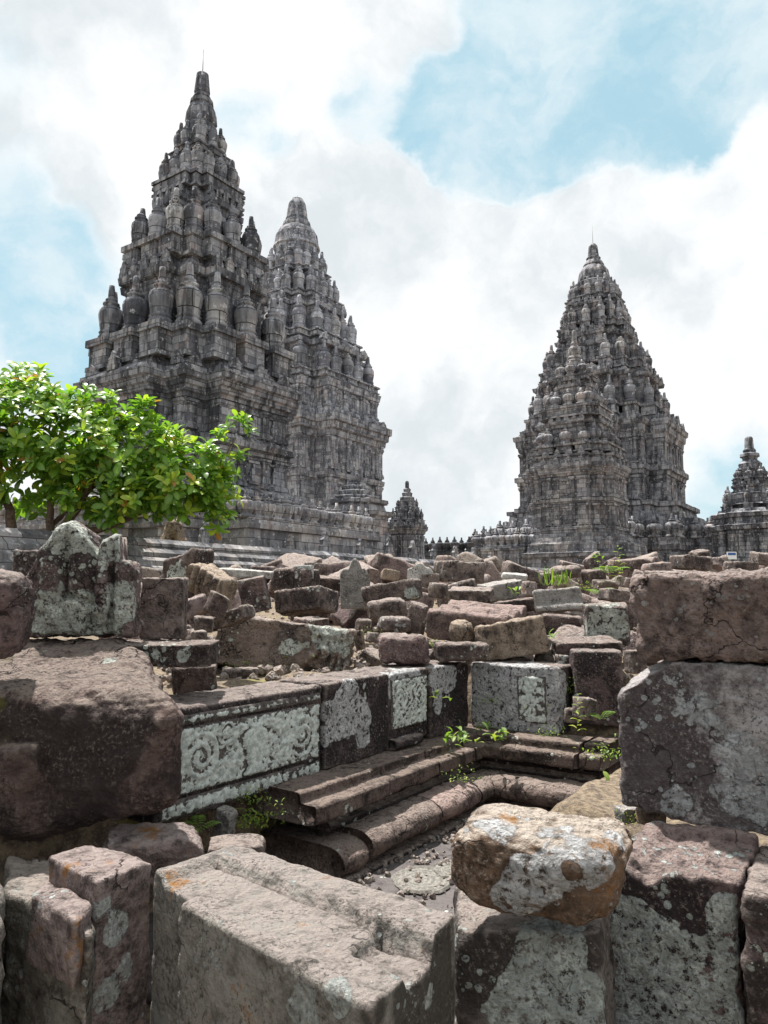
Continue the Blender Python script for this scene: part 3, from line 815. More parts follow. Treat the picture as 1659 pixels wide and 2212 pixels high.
# ------------------------------------------------------------------ near stones along the front
def top_B(q, h):
    x, y, z = q[:, 0] / h[0], q[:, 1] / h[1], q[:, 2]
    up = smooth(0.4, 0.9, z / h[2])
    wob = 0.06 * vnoise(np.stack([x * 3, y * 0 + 1, x * 0], 1), 5)
    low = smooth(0.36 + 0.03, 0.33, y + wob) * smooth(-0.93, -0.88, x + wob) 
    q = q.copy(); q[:, 2] -= up * low * 0.032
    notch = smooth(0.60, 0.66, x) * smooth(0.42, 0.36, y) * smooth(-0.35, -0.2, y)
    q[:, 2] -= up * notch * 0.035
    q[:, 2] -= up * np.exp(-((y + wob - 0.335) / 0.03) ** 2) * smooth(-0.93, -0.88, x) * smooth(.95, .8, x) * 0.022
    lip = np.exp(-((y + 0.86) / 0.10) ** 2) * smooth(-.6, -.5, x); q[:, 2] += up * lip * 0.012
    # left third of the front face set back
    fr = smooth(-0.5, -0.9, y); q[:, 1] += fr * smooth(-0.56, -0.60, x + 0.02 * vnoise(q * 20, 3)) * 0.045
    return q
prism('large_stone', 'largest foreground block with a long grooved top, at bottom centre', [(308, 1886), (802, 2146), (982, 1972), (508, 1820)], 0.58, -0.4, GREYG, blobs=((640, 2180, 60, .8), (720, 2160, 50, .9), (480, 2080, 50, .4), (940, 2150, 40, .8)), cb=((900, 2130, 90, 1.2), (960, 2080, 60, 1.2), (960, 2180, 80, 1.2), (830, 2190, 50, .8)),  # dark patches paint shade onto the right end face
      res=0.010, r=0.008, amp=0.0045, chips=2, chip=0.30, seed=205, topf=top_B, maxn=110, freq=8)
def top_C(q, h):
    x, y, z = q[:, 0] / h[0], q[:, 1] / h[1], q[:, 2]
    up = smooth(0.4, 0.9, z / h[2]); q = q.copy()
    basin = smooth(-0.72, -0.62, x + 0.08 * vnoise(q * 14, 2)) * smooth(0.80, 0.68, y) * smooth(-0.9, -0.7, y)
    q[:, 2] -= up * basin * 0.022
    q[:, 2] -= up * smooth(-0.55, -0.95, y) * smooth(0.5, -0.2, np.abs(x + .35)) * 0.06
    q[:, 2] += 0.012 * vnoise(q * 9, 7) * up
    return q
prism('large_stone', 'lichen crusted block with a hollowed top, right of the boulder', [(1304, 1862), (1588, 1905), (1640, 1800), (1412, 1766)], (0.575, 0.575, 0.62, 0.62), -0.4,
      stone_mat(base=(0.17, 0.12, 0.115), dark=(0.038, 0.03, 0.032), pale=(0.36, 0.28, 0.25), lichen=0.50, spots=0.95, crust=0.6, lcol=(0.50, 0.56, 0.54), lscale=4.5, top=0.7, bump=1.15),
      res=0.011, r=0.016, amp=0.010, chips=4, chip=0.45, seed=211, topf=top_C, maxn=100, freq=8, blobs=((1340, 1990, 70, 1.4), (1380, 2100, 110, 1.5), (1340, 2180, 90, 1.3), (1565, 1960, 40, 1.2), (1555, 2080, 50, 1.2), (1480, 2150, 90, 1.4), (1540, 2190, 60, 1.2), (1430, 1920, 50, -1)), cb=((1430, 1940, 80, 1.3), (1440, 2010, 70, 1.0), (1350, 1930, 50, 1.0), (1420,2170,50,.8)))
prism('large_stone', 'dark block with round lichen discs at the right frame edge', [(1600, 1925), (1800, 1960), (1830, 1840), (1640, 1822)], 0.57, -0.4, LICH2, res=0.013, r=0.02, amp=0.010, chips=3, seed=213)
prism('large_stone', 'lichen veiled block under the round boulder', [(985, 2012), (1296, 2012), (1330, 1880), (985, 1880)], (0.47, 0.50, 0.50, 0.47), -0.4,
      stone_mat(base=(0.19, 0.165, 0.15), dark=(0.05, 0.042, 0.04), lichen=0.42, spots=0.9, crust=0.4, lcol=(0.46, 0.52, 0.50), lscale=4, moss=0.08),
      res=0.012, r=0.02, amp=0.010, chips=3, chip=.3, seed=217, blobs=((1180, 2110, 110, 1.5), (1130, 2190, 90, 1.3), (1250, 2180, 70, 1.2), (1200, 2040, 50, 1.0), (1040, 2050, 70, -1)), cb=((1040, 2040, 90, 1.0), (1270, 2030, 50, 1.0), (1020, 2150, 60, .8)))
def top_F(q, h):
    x, y, z = q[:, 0] / h[0], q[:, 1] / h[1], q[:, 2]; q = q.copy()
    up = smooth(0.2, 0.8, z / h[2])
    st = smooth(-0.02, -0.14, y + 0.06 * vnoise(q * 12, 4)) * smooth(0.0, -0.1, x)
    return q
prism('large_stone', 'purplish corner block with an orange lichen top, at lower left', [(212, 1904), (330, 1858), (186, 1822), (106, 1850)], 0.60, -0.4, PINK,
      res=0.011, r=0.008, amp=0.006, chips=3, chip=0.3, seed=221, freq=8, blobs=((260, 2010, 40, 1.1), (230, 1960, 30, .8), (280, 2080, 30, 1.0), (240, 2140, 40, 1.)))
prism('step_stone', 'low stepped stone with two orange streaked ribs at lower left', [(165, 1990), (200, 1950), (100, 1898), (64, 1930)], 0.545, 0.36, PINK, res=0.011, r=0.012, amp=0.007, chips=3, seed=223)
prism('large_stone', 'grey recessed wall stone behind the purplish corner block', [(14, 1925), (196, 2000), (240, 1860), (14, 1845)], 0.52, -0.4,
      stone_mat(base=(0.20, 0.185, 0.16), dark=(0.07, 0.06, 0.05), lichen=0.2, spots=.5, crust=.35, moss=.22, lcol=(.42, .46, .44)), res=0.012, r=0.02, amp=0.012, chips=3, seed=225)
prism('large_stone', 'shadowed stone at the lower left frame edge', [(-220, 1990), (8, 1990), (0, 1880), (-220, 1880)], 0.56, -0.4, GREYG, res=0.02, r=0.03, amp=0.012, chips=2, seed=227)
Q('broken pinkish slab lying behind the purplish corner block', (212, 1776, 442, 1880), 2.72, PINK, yaw=20, pitch=4, roll=4, k=0.55, res=0.011, r=0.01, amp=0.012, chips=7, chip=0.9, seed=229, ext=40, name='broken_slab', cat='slab')
Q('small mossy stone left of the grooved foreground block', (440, 1800, 575, 1880), 2.95, stone_mat(lichen=.4, moss=.4), yaw=10, seed=231, ext=60)
Q('rounded boulder with white lichen and ochre patches, on top of a block', (972, 1735, 1368, 2001), 2.16, BOULDER, yaw=-22, pitch=3, roll=2, k=0.75, res=0.009, r=0.10, amp=0.016, chips=9, chip=0.8, seed=247, freq=5, name='boulder', cat='boulder',
  shape=[(.10, .1, 0), (-.06, .1, 0), (-.12, -.1, .12), (.1, -.05, 0.05), (0, 0, -.02), (0, 0, -.06), (0.02, 0, -.02), (0.05, 0, 0)],
  blobs=((1110, 1930, 75, 1.3), (1170, 1900, 60, 1.1), (1090, 1960, 40, 1.), (1290, 1840, 60, 1.1), (1330, 1800, 40, .9), (1060, 1775, 60, .8), (1200, 1780, 60, .7), (1020, 1870, 60, -1), (1230, 1890, 25, -1)))
def dome_L1(q, h):
    x, y, z = q[:, 0] / h[0], q[:, 1] / h[1], q[:, 2]; q = q.copy()
    up = smooth(-0.4, 0.9, z / h[2])
    q[:, 2] += up * 0.06 * smooth(-1, 0.9, y)
    # step broken from the left front
    st = smooth(0.30, 0.20, z / h[2] + 0.05 * vnoise(q * 7, 3)) * smooth(0.14, -0.04, x + 0.04 * vnoise(q * 8, 6))
    q[:, 1] -= st * smooth(0, -1, y) * 0.05
    q[:, 2] -= smooth(-.3, -1, z / h[2]) * (0.05 * np.exp(-((x - .1) / .35) ** 2) - .05 * smooth(0.2, 1, x))
    return q
prism('large_stone', 'huge dark brown block with a rounded right edge, at left', [(-260, 1492), (405, 1508), (300, 1405), (-200, 1395)], (1.06, 1.05, 1.14, 1.16), 0.60, BIGDARK,
      res=0.012, r=0.12, amp=0.014, chips=5, chip=0.5, seed=251, topf=dome_L1, maxn=110, freq=6, blobs=((100, 1400, 60, .5), (240, 1410, 50, .6)), cb=((250, 1600, 160, .25), (120, 1560, 120, .2)))
Q('mossy brown stone on the huge dark block at the left frame edge', (-190, 1218, 76, 1425), 2.75, stone_mat(base=(0.15, 0.105, 0.10), dark=(0.045, 0.035, 0.035), lichen=0.25, spots=0.5, crust=0.55, moss=0.35), yaw=12, k=0.6, r=0.09, amp=0.02, chips=5, seed=253, res=0.012, roll=4)
def shp_R1(q, h):
    x, y, z = q[:, 0] / h[0], q[:, 1] / h[1], q[:, 2]; q = q.copy()
    k = np.clip(-x - 0.52, 0, 1) * 1.1 - (1 - z / h[2]) * 0.5
    q[:, 2] -= np.clip(k, 0, 1) * h[2] * 0.8
    q[:, 2] += smooth(-.3, -1, z / h[2]) * 0.05 * smooth(0.1, -1.0, x)
    lo = smooth(0.30, 0.36, x) * smooth(-.25, -.19, z / h[2])
    q[:, 1] += lo * smooth(0, -1, y) * 0.05
    ch = smooth(.62, .64, x) * smooth(.72, .70, x) * smooth(-.2, -.1, z / h[2]); q[:, 1] += ch * smooth(0, -1, y) * 0.02
    return q
R1c = [ZP(1332, 1748, 0.60), ZP(1500, 1800, 0.60)]
def quadblock(name, label, fl, fr, zt, zb, depth, mat, lean=0.0, **kw):
    """front face between two ground points, given height and depth"""
    fl, fr = np.array(fl, float), np.array(fr, float)
    d = fr - fl; d[2] = 0; d /= np.linalg.norm(d); bk = np.array([-d[1], d[0], 0]) * depth
    b = [fl, fr, fr + bk, fl + bk]
    up = np.array([0, 0, 1.0])
    c = [q * [1, 1, 0] + up * zb for q in b] + [q * [1, 1, 0] + up * zt + bk / depth * lean for q in b]
    v, f = stone_geo(np.array(c), **kw_pop(kw))
    return place(name, label, kw['_cat'], v, f, mat, None, kw['_blobs'], cb=kw['_cb'])
def kw_pop(kw):
    kw['_cat'] = kw.pop('cat', 'stone block'); kw['_blobs'] = kw.pop('blobs', ()); kw['_cb'] = kw.pop('cb', ())
    return {k: v for k, v in kw.items() if k[0] != '_'}
quadblock('large_stone', 'big grey violet block with a recessed right part, at right', (0.845, 2.74, 0), (1.55, 2.40, 0), 1.165, 0.60, 0.42, BLUISH, 0.03,
          res=0.012, r=0.02, amp=0.012, chips=3, chip=0.4, seed=261, topf=shp_R1, maxn=110, freq=6, blobs=((1400, 1640, 60, -.8), (1370, 1560, 60, -1), (1520, 1540, 70, .7), (1450, 1720, 40, 1.2), (1600, 1700, 90, .8)), cb=((1400, 1600, 100, .8), (1390, 1700, 80, .6), (1420, 1500, 60, .4), (1480, 1650, 60, .4)))
quadblock('large_stone', 'long rough brown block lying on the grey violet block', (0.905, 2.72, 0), (1.75, 2.34, 0), 1.475, 1.172, 0.40,
          stone_mat(base=(0.27, 0.205, 0.185), dark=(0.07, 0.055, 0.053), pale=(0.42, 0.345, 0.31), lichen=0.32, spots=0.7, crust=0.38, lcol=(.42, .42, .42), bump=1.6), -0.02,
          res=0.012, r=0.035, amp=0.018, chips=5, chip=0.6, seed=263, maxn=110, freq=9)
# standing kala antefix on the left
def silh(xs, ys):
    def fn(q, h):
        q = q.copy(); x = q[:, 0] / h[0]
        f = np.interp(x, xs, ys)
        q[:, 2] = -h[2] + (q[:, 2] + h[2]) * f
        return q
    return fn
def top_A(q, h):
    x, z0, y = q[:, 0] / h[0], (q[:, 2] / h[2] + 1) / 2, q[:, 1] / h[1]
    q = q.copy()
    fr = smooth(0.2, -1, y)
    for (cx, cz, sx, sz, a) in ((-0.45, .56, .17, .26, .05), (0.06, .56, .16, .28, .05), (.44, .34, .16, .14, .055), (.42, .62, .10, .16, .035), (-.32, .26, .14, .12, .075), (-.2, .93, .3, .1, .02), (.3, .45, .06, .5, -.03), (-.19, .55, .05, .3, -.03), (-.05, .36, .5, .03, -.03), (.62, .4, .05, .6, -.035), (.8, .3, .12, .2, .02)):
        q[:, 1] -= fr * a * 1.2 * np.exp(-((x - cx) / sx) ** 2 - ((z0 - cz) / sz) ** 2)
    f = np.interp(x, [-1, -.85, -.62, -.38, -.18, .05, .26, .34, .42, .66, .69, .9, 1], [.42, .55, .78, .95, 1.0, .94, .80, .72, .84, .90, .66, .66, .60])
    q[:, 2] = -h[2] + (q[:, 2] + h[2]) * f
    return q
Q('carved monster head antefix with white lichen, standing at left', (34, 1124, 312, 1380), 3.45, LICH2, yaw=6, k=0.35, res=0.0105, r=0.03, amp=0.012, chips=2, chip=.3, seed=271, topf=top_A, freq=9, name='antefix', cat='antefix',
  blobs=((150, 1160, 60, .9), (245, 1180, 40, 1.), (120, 1320, 60, .9), (200, 1350, 60, .8), (270, 1290, 40, .8), (100, 1220, 30, -.8), (185, 1225, 30, -.8), (225, 1290, 25, -.8)))

# ------------------------------------------------------------------ temples
def plan(a, rb=0.52, rc=0.78):
    b, c = a * rb, a * rc
    q = [(a, b), (c, b), (c, c), (b, c), (b, a)]
    pts = []
    for k in range(4):
        ca, sa = [(1, 0), (0, 1), (-1, 0), (0, -1)][k]
        pts += [(x * ca - y * sa, x * sa + y * ca) for x, y in q]
    return pts                                             # 20 corners, counter-clockwise from (a, b)
def loft(name, prof, mat, parent, rb=0.52, rc=0.78, blk=0.45, jit=0.02, seed=1, cap=True, maxcourse=0.45):
    """stack of stepped-square rings; prof: (height, half width)"""
    pr = [prof[0]]
    for p, q in zip(prof[:-1], prof[1:]):
        n = max(1, int(abs(q[0] - p[0]) / maxcourse))
        for k in range(1, n + 1): pr.append((p[0] + (q[0] - p[0]) * k / n, p[1] + (q[1] - p[1]) * k / n))
    amax = max(a for _, a in pr)
    base = plan(amax, rb, rc)
    seg = [max(1, int(math.dist(base[i], base[(i + 1) % 20]) / blk)) for i in range(20)]
    rings = []
    for z, a in pr:
        c = plan(a, rb, rc); ring = []
        for i in range(20):
            p, q = c[i], c[(i + 1) % 20]
            for k in range(seg[i]):
                w = k / seg[i]; ring.append((p[0] + (q[0] - p[0]) * w, p[1] + (q[1] - p[1]) * w, z))
        rings.append(ring)
    R = np.array(rings); nr, n = R.shape[:2]
    v = R.reshape(-1, 3)
    i = np.arange(nr * n).reshape(nr, n); j = np.roll(i, -1, 1)
    f = np.stack([i[:-1], j[:-1], j[1:], i[1:]], -1).reshape(-1, 4)
    rs = np.random.RandomState(seed)
    r2 = v[:, :2] / np.maximum(np.linalg.norm(v[:, :2], axis=1, keepdims=True), 1e-6)
    v[:, :2] += r2 * (jit * fbm(v * 1.7 + seed, 3, seed) + jit * 0.8 * rs.uniform(-1, 1, len(v)))[:, None]
    v[:, 2] += jit * 0.6 * fbm(v * 1.3 + 9, 2, seed + 3)
    fl = [tuple(q) for q in f]
    if cap: fl.append(tuple(i[-1]))
    return mobj(name, v, fl, mat, parent=parent, smooth=False)
def boxes(items):
    """items: (x0, x1, y0, y1, z0, z1[, taper])"""
    V, Fc = [], []
    for it in items:
        x0, x1, y0, y1, z0, z1 = it[:6]; tp = it[6] if len(it) > 6 else 0
        mx, my = (x0 + x1) / 2, (y0 + y1) / 2
        b = len(V)
        for z, k in ((z0, 1), (z1, 1 - tp)):
            for x, y in ((x0, y0), (x1, y0), (x1, y1), (x0, y1)): V.append((mx + (x - mx) * k, my + (y - my) * k, z))
        Fc += [tuple(b + q for q in f) for f in ((3, 2, 1, 0), (4, 5, 6, 7), (0, 1, 5, 4), (1, 2, 6, 5), (2, 3, 7, 6), (3, 0, 4, 7))]
    return V, Fc
def lathe(prof, n=20, ribs=0, rdep=0.0, zr=(0, 1)):
    V, Fc = [], []
    for r, z in prof:
        for k in range(n):
            th = 2 * math.pi * k / n
            rr = r * (1 - rdep * (1 - abs(math.cos(ribs * th / 2)) ** 0.6)) if ribs and zr[0] < z < zr[1] else r
            V.append((rr * math.cos(th), rr * math.sin(th), z))
    m = len(prof)
    for i in range(m - 1):
        for k in range(n):
            a, b = i * n + k, i * n + (k + 1) % n
            Fc.append((a, b, b + n, a + n))
    Fc.append(tuple((m - 1) * n + k for k in range(n)))
    return V, Fc
FIN = {}
def finial_mesh(kind, mat):
    key = (kind, mat.name); broken = kind.endswith('_broken'); kind = kind.replace('_broken', '')
    if key in FIN: return FIN[key]
    if kind == 'ratna':      # unit height, tall ribbed vase with neck rings and spike
        pr = [(.165, 0), (.195, .02), (.2, .06), (.18, .09), (.16, .105), (.175, .12), (.19, .14), (.165, .165), (.17, .2), (.185, .3), (.2, .4), (.205, .47), (.19, .54), (.155, .59), (.11, .62),
              (.115, .635), (.14, .65), (.14, .675), (.105, .69), (.085, .71), (.10, .725), (.10, .745), (.07, .76), (.062, .78), (.055, .9), (.046, 1.0)]
        V, Fc = lathe(pr, 36, 12, .2, (.17, .60))
    elif kind == 'squat':    # balustrade finial, wide ribbed pot
        pr = [(.24, 0), (.29, .03), (.29, .09), (.22, .12), (.2, .15), (.24, .2), (.29, .32), (.325, .45), (.32, .52), (.27, .59), (.17, .64), (.12, .66), (.15, .68), (.17, .71), (.14, .745), (.09, .77), (.11, .79), (.08, .82), (.06, .85), (.052, 1.0)]
        V, Fc = lathe(pr, 40, 10, .17, (.17, .62))
    else:                    # pumpkin, low and strongly ribbed
        pr = [(.25, 0), (.29, .05), (.29, .11), (.22, .15), (.20, .20), (.28, .27), (.33, .37), (.35, .48), (.32, .58), (.24, .66), (.13, .71), (.12, .74), (.15, .77), (.14, .81), (.09, .84), (.08, .87), (.06, 1.0)]
        V, Fc = lathe(pr, 36, 9, .2, (.2, .7))
    V = np.array(V)
    if broken: V[:, 2] = np.minimum(V[:, 2], .80 + .06 * V[:, 0] / .1)
    FIN[key] = mesh_data('finial_' + kind, V, Fc, mat, True)
    return FIN[key]
def spire_mesh(prof, mat, name, n=24, ribs=0, rdep=0, zr=(0, 1)):
    V, Fc = lathe(prof, n, ribs, rdep, zr)
    return mesh_data(name, V, Fc, mat, False)
ANT = {}
def antefix_mesh(mat):
    if mat.name in ANT: return ANT[mat.name]
    o = [(-.5, 0), (.5, 0), (.48, .3), (.36, .42), (.4, .6), (.2, .7), (.12, .88), (0, 1.0), (-.12, .88), (-.2, .7), (-.4, .6), (-.36, .42), (-.48, .3)]
    n = len(o); V = [(x, -.18, z) for x, z in o] + [(x, .18, z) for x, z in o]
    Fc = [tuple(range(n)), tuple(range(2 * n - 1, n - 1, -1))] + [(i, i + n, (i + 1) % n + n, (i + 1) % n) for i in range(n)]
    ANT[mat.name] = mesh_data('antefix', V, Fc, mat, False)
    return ANT[mat.name]
def join(o, V, Fc):
    me = o.data
    v = [tuple(q.co) for q in me.vertices]; f = [tuple(p.vertices) for p in me.polygons]; n = len(v)
    v += [tuple(map(float, q)) for q in V]; f += [tuple(n + i for i in q) for q in Fc]
    m2 = bpy.data.meshes.new(me.name); m2.from_pydata(v, [], f); m2.materials.append(me.materials[0]); m2.update()
    o.data = m2; bpy.data.meshes.remove(me)
def finial_spots(a, lay, rb=.52, rc=.78):
    b, c = a * rb, a * rc
    out = []
    for k in range(4):
        ca, sa = [(1, 0), (0, 1), (-1, 0), (0, -1)][k]
        pts = [(a, 0, 1.0), (c, c, 1.0)]
        if lay >= 16: pts += [(a, b, .95), (a, -b, .95)]
        if lay >= 24: pts += [(a, b * .5, .9), (a, -b * .5, .9)]
        out += [(x * ca - y * sa, x * sa + y * ca, s) for x, y, s in pts]
    return out
def face_dir(cx, cy):
    d = np.array([-cx, -cy]); return d / np.linalg.norm(d)
def visible(x, y, cx, cy, lim=-0.30):
    ca, sa = math.cos(GRID_ROT), math.sin(GRID_ROT)
    w = np.array([x * ca - y * sa, x * sa + y * ca]); n = np.linalg.norm(w)
    return n < 1e-6 or float(w @ face_dir(cx, cy)) / n > lim
def temple(name, label, cx, cy, spec, mat, group=None):
    root = empty(name, (cx, cy, 0), GRID_ROT); tag(root, label, 'temple', group)
    sc = spec.get('sc', 1.0)
    rb, rc = spec.get('rb', .52), spec.get('rc', .78)
    kw = dict(rb=rb, rc=rc, blk=0.45 * sc, jit=0.022 * sc, maxcourse=0.42 * sc)
    base = loft('base', spec['base'], mat, root, seed=3, **kw)
    body = loft('body', spec['body'], mat, root, seed=5, **kw)
    # pilasters and niche figures on the body storeys
    for (z0, z1, a) in spec['storeys']:
        it = []; b, c = a * rb, a * rc; t = 0.055 * sc; w = 0.5 * sc if 'pw' not in spec else spec['pw']
        h = z1 - z0
        def strip(u0, u1, aa, zz0, zz1, pr):
            for k in range(4):
                if k == 0: it.append((aa - .3 * sc, aa + pr, u0, u1, zz0, zz1))
                if k == 1: it.append((u0, u1, aa - .3 * sc, aa + pr, zz0, zz1))
                if k == 2: it.append((-aa - pr, -aa + .3 * sc, u0, u1, zz0, zz1))
                if k == 3: it.append((u0, u1, -aa - pr, -aa + .3 * sc, zz0, zz1))
        def pil(u, aa, ww):
            strip(u - ww / 2, u + ww / 2, aa, z0 + .1 * h, z1 - .1 * h, t * 2.0)
            strip(u - ww * .66, u + ww * .66, aa, z0, z0 + .1 * h, t * 3.2); strip(u - ww * .66, u + ww * .66, aa, z1 - .1 * h, z1, t * 3.2)
            strip(u - ww * .58, u + ww * .58, aa, z0 + .1 * h, z0 + .16 * h, t * 2.6); strip(u - ww * .58, u + ww * .58, aa, z1 - .16 * h, z1 - .1 * h, t * 2.6)
        for s in (-1, 1):
            pil(s * (b - w * .5 - .04), a, w); pil(s * (c - w * .40 - .03), c, w * .62)
            pil(s * b * .34, a, w * .55)
        for s in (-1, 0, 1):
            uu = s * b * .62 if s else 0; ww = w * .42 if s else w * .5
            strip(uu - ww, uu + ww, a, z0 + .12 * h, z0 + .2 * h, t * 1.5); strip(uu - ww, uu + ww, a, z1 - .2 * h, z1 - .12 * h, t * 1.5)
            strip(uu - ww * .42, uu + ww * .42, a, z0 + .22 * h, z0 + .62 * h, t * 1.7); strip(uu - ww * .26, uu + ww * .26, a, z0 + .62 * h, z0 + .76 * h, t * 2.0)
            strip(uu - ww * .6, uu + ww * .6, a, z0 + .36 * h, z0 + .5 * h, t * 1.1)
        for k in range(7):
            q = -b + (k + .5) * 2 * b / 7
            strip(q - .09 * w, q + .09 * w, a, z0 - .07 * h, z0 - .01 * h, t * 3)
        V, Fc = boxes(it)
        V = np.array(V); V = V + 0.012 * sc * np.random.RandomState(2).uniform(-1, 1, V.shape)
        join(body, V, Fc)
    # antefixes on the cornices
    am = antefix_mesh(mat)
    for (z, a, w, h) in spec['antefix']:
        b, c = a * rb, a * rc
        n = max(3, int(2 * b / (w * 1.5)))
        pts = [(a, -b + (k + .5) * 2 * b / n) for k in range(n)] + [(c, (b + c) / 2 + .1 * w), (c, -(b + c) / 2 - .1 * w)]
        for k in range(4):
            ca, sa = [(1, 0), (0, 1), (-1, 0), (0, -1)][k]
            for j, (x, y) in enumerate(pts):
                X, Y = x * ca - y * sa, x * sa + y * ca
                if not visible(ca, sa, cx, cy, 0.0): continue
                s = RND.uniform(.75, 1.05)
                if j == n // 2: s *= 1.35
                if RND.random() < .12: continue
                link('antefix', am, (X, Y, z), (0, 0, math.atan2(sa, ca) + math.pi / 2), body, (w * RND.uniform(.85, 1.1), w * .8, h * s))
    # roof tiers
    T = spec['tiers']
    for k, t in enumerate(T):
        zpb, zpt, zft, ap, lay, kind = t[:6]; ap0 = ap; ap = ap * .955
        nxt = T[k + 1][0] if k + 1 < len(T) else spec['crown'][0][1]
        na = T[k + 1][3] if k + 1 < len(T) else spec['crown'][0][0] * 1.05
        hh = nxt - zpt; wf = (zft - zpt)
        fw = wf * {'ratna': .2, 'squat': .32, 'pumpkin': .34}[kind]
        core = max(na * 1.0, ap - 1.4 * fw)
        d = zpt - zpb
        prof = [(zpb - .02, ap * 1.0), (zpb + .12 * d, ap * 1.03), (zpb + .2 * d, ap * .72), (zpb + .72 * d, ap * .71), (zpb + .76 * d, ap * .90), (zpb + .86 * d, ap * .93), (zpb + .94 * d, ap * .91), (zpt, ap * .89),
                (zpt + .001, core), (zpt + .40 * hh, core * .985), (zpt + .46 * hh, core * 1.02), (zpt + .50 * hh, na * .5 + core * .5), (zpt + .60 * hh, na * .55 + core * .45), (zpt + .64 * hh, na * 1.06), (zpt + .74 * hh, na * 1.08), (zpt + .76 * hh, na * 1.16), (zpt + .86 * hh, na * 1.18), (zpt + .88 * hh, na * 1.10), (nxt, na * 1.03)]
        tier = loft('roof_tier', prof, mat, root, seed=11 + k, rb=rb, rc=rc, blk=.4 * sc, jit=.018 * sc, maxcourse=.4 * sc)
        # pedestals under each finial, small windows between
        V = []; 
        fm = finial_mesh(kind, mat); fb = finial_mesh(kind + '_broken', mat)
        it = []
        for (x, y, s) in finial_spots(ap * .97 - fw * .30, lay, rb, rc):
            if not visible(x, y, cx, cy): continue
            s2 = s * RND.uniform(.96, 1.03) * (1.08 if abs(abs(x) - abs(y)) < 1e-3 else 1)
            link('finial', fb if RND.random() < .13 else fm, (x, y, zpt - .02), (0, 0, RND.uniform(0, 3)), tier, (wf * s2 * 1.02, wf * s2 * 1.02, wf * s2 * RND.uniform(.94, 1.03)))
            g = fw * 1.12
            it.append((x - g, x + g, y - g, y + g, zpb + .05 * d, zpt - .015)); it.append((x - g * 1.22, x + g * 1.22, y - g * 1.22, y + g * 1.22, zpt - .26 * d, zpt - .05 * d)); it.append((x - g * 1.18, x + g * 1.18, y - g * 1.18, y + g * 1.18, zpb, zpb + .13 * d))
        V, Fc = boxes(it); V = np.array(V) + .01 * sc * np.random.RandomState(4).uniform(-1, 1, (len(V), 3))
        join(tier, V, Fc)
        am2 = antefix_mesh(mat)
        for side in range(4):
            ca, sa = [(1, 0), (0, 1), (-1, 0), (0, -1)][side]
            if not visible(ca, sa, cx, cy, 0.0): continue
            aa = na * 1.12; n = 5
            for j in range(n):
                x, y = aa, (j - 2) * aa * rb * .46
                s = RND.uniform(.7, 1.0) * (1.3 if j == 2 else 1)
                link('antefix', am2, (x * ca - y * sa, x * sa + y * ca, zpt + .86 * hh), (0, 0, math.atan2(sa, ca) + math.pi / 2), tier, (aa * .19, aa * .16, .24 * hh * s))
    cr = link('pinnacle', spire_mesh(spec['crown'], mat, 'pinnacle', 28, spec.get('cribs', 0), .07, spec.get('czr', (0, 1))), parent=root)
    if spec.get('rod'):
        zt = spec['crown'][-1][1]; V, Fc = lathe([(.018 * sc, zt - .1), (.012 * sc, zt + spec['rod'])], 6)
        mobj('lightning_rod', V, Fc, ROD, parent=cr)
    return root
def balustrade(root, z0, z1, a, fh, kind, mat, spacing, rb=.52, rc=.78, sc=1.0, thick=.5, cxy=(0, 0), faces=(0, 3), zb=None):
    """parapet with a row of finials, part of its temple"""
    pr = [(z0, a), (z0 + .08 * (z1 - z0), a), (z0 + .1 * (z1 - z0), a - .07 * sc), (z0 + .68 * (z1 - z0), a - .09 * sc), (z0 + .7 * (z1 - z0), a + .02), (z0 + .84 * (z1 - z0), a + .05 * sc), (z0 + .86 * (z1 - z0), a - .02), (z1, a - .03), (z1 + .001, a - thick), (z0, a - thick - .02)]
    bal = loft('balustrade', pr, mat, root, rb=rb, rc=rc, blk=.5 * sc, jit=.015 * sc, seed=31, cap=False, maxcourse=.35 * sc)
    fm = finial_mesh(kind, mat)
    c = plan(a - thick * .5, rb, rc)
    for i in range(20):
        p, q = np.array(c[i]), np.array(c[(i + 1) % 20]); l = np.linalg.norm(q - p); n = max(1, round(l / spacing))
        if not visible(*((p + q) / 2), *cxy, -.1): continue
        for k in range(n):
            w = p + (q - p) * (k + .0) / n
            link('finial', fm, (w[0], w[1], z1 - .01), (0, 0, RND.uniform(0, 3)), bal, tuple(fh * RND.uniform(.93, 1.05) for _ in range(3)))
    return bal
def storey(z0, z1, a):           # plain wall profile between two mouldings
    return [(z0, a), (z1, a)]

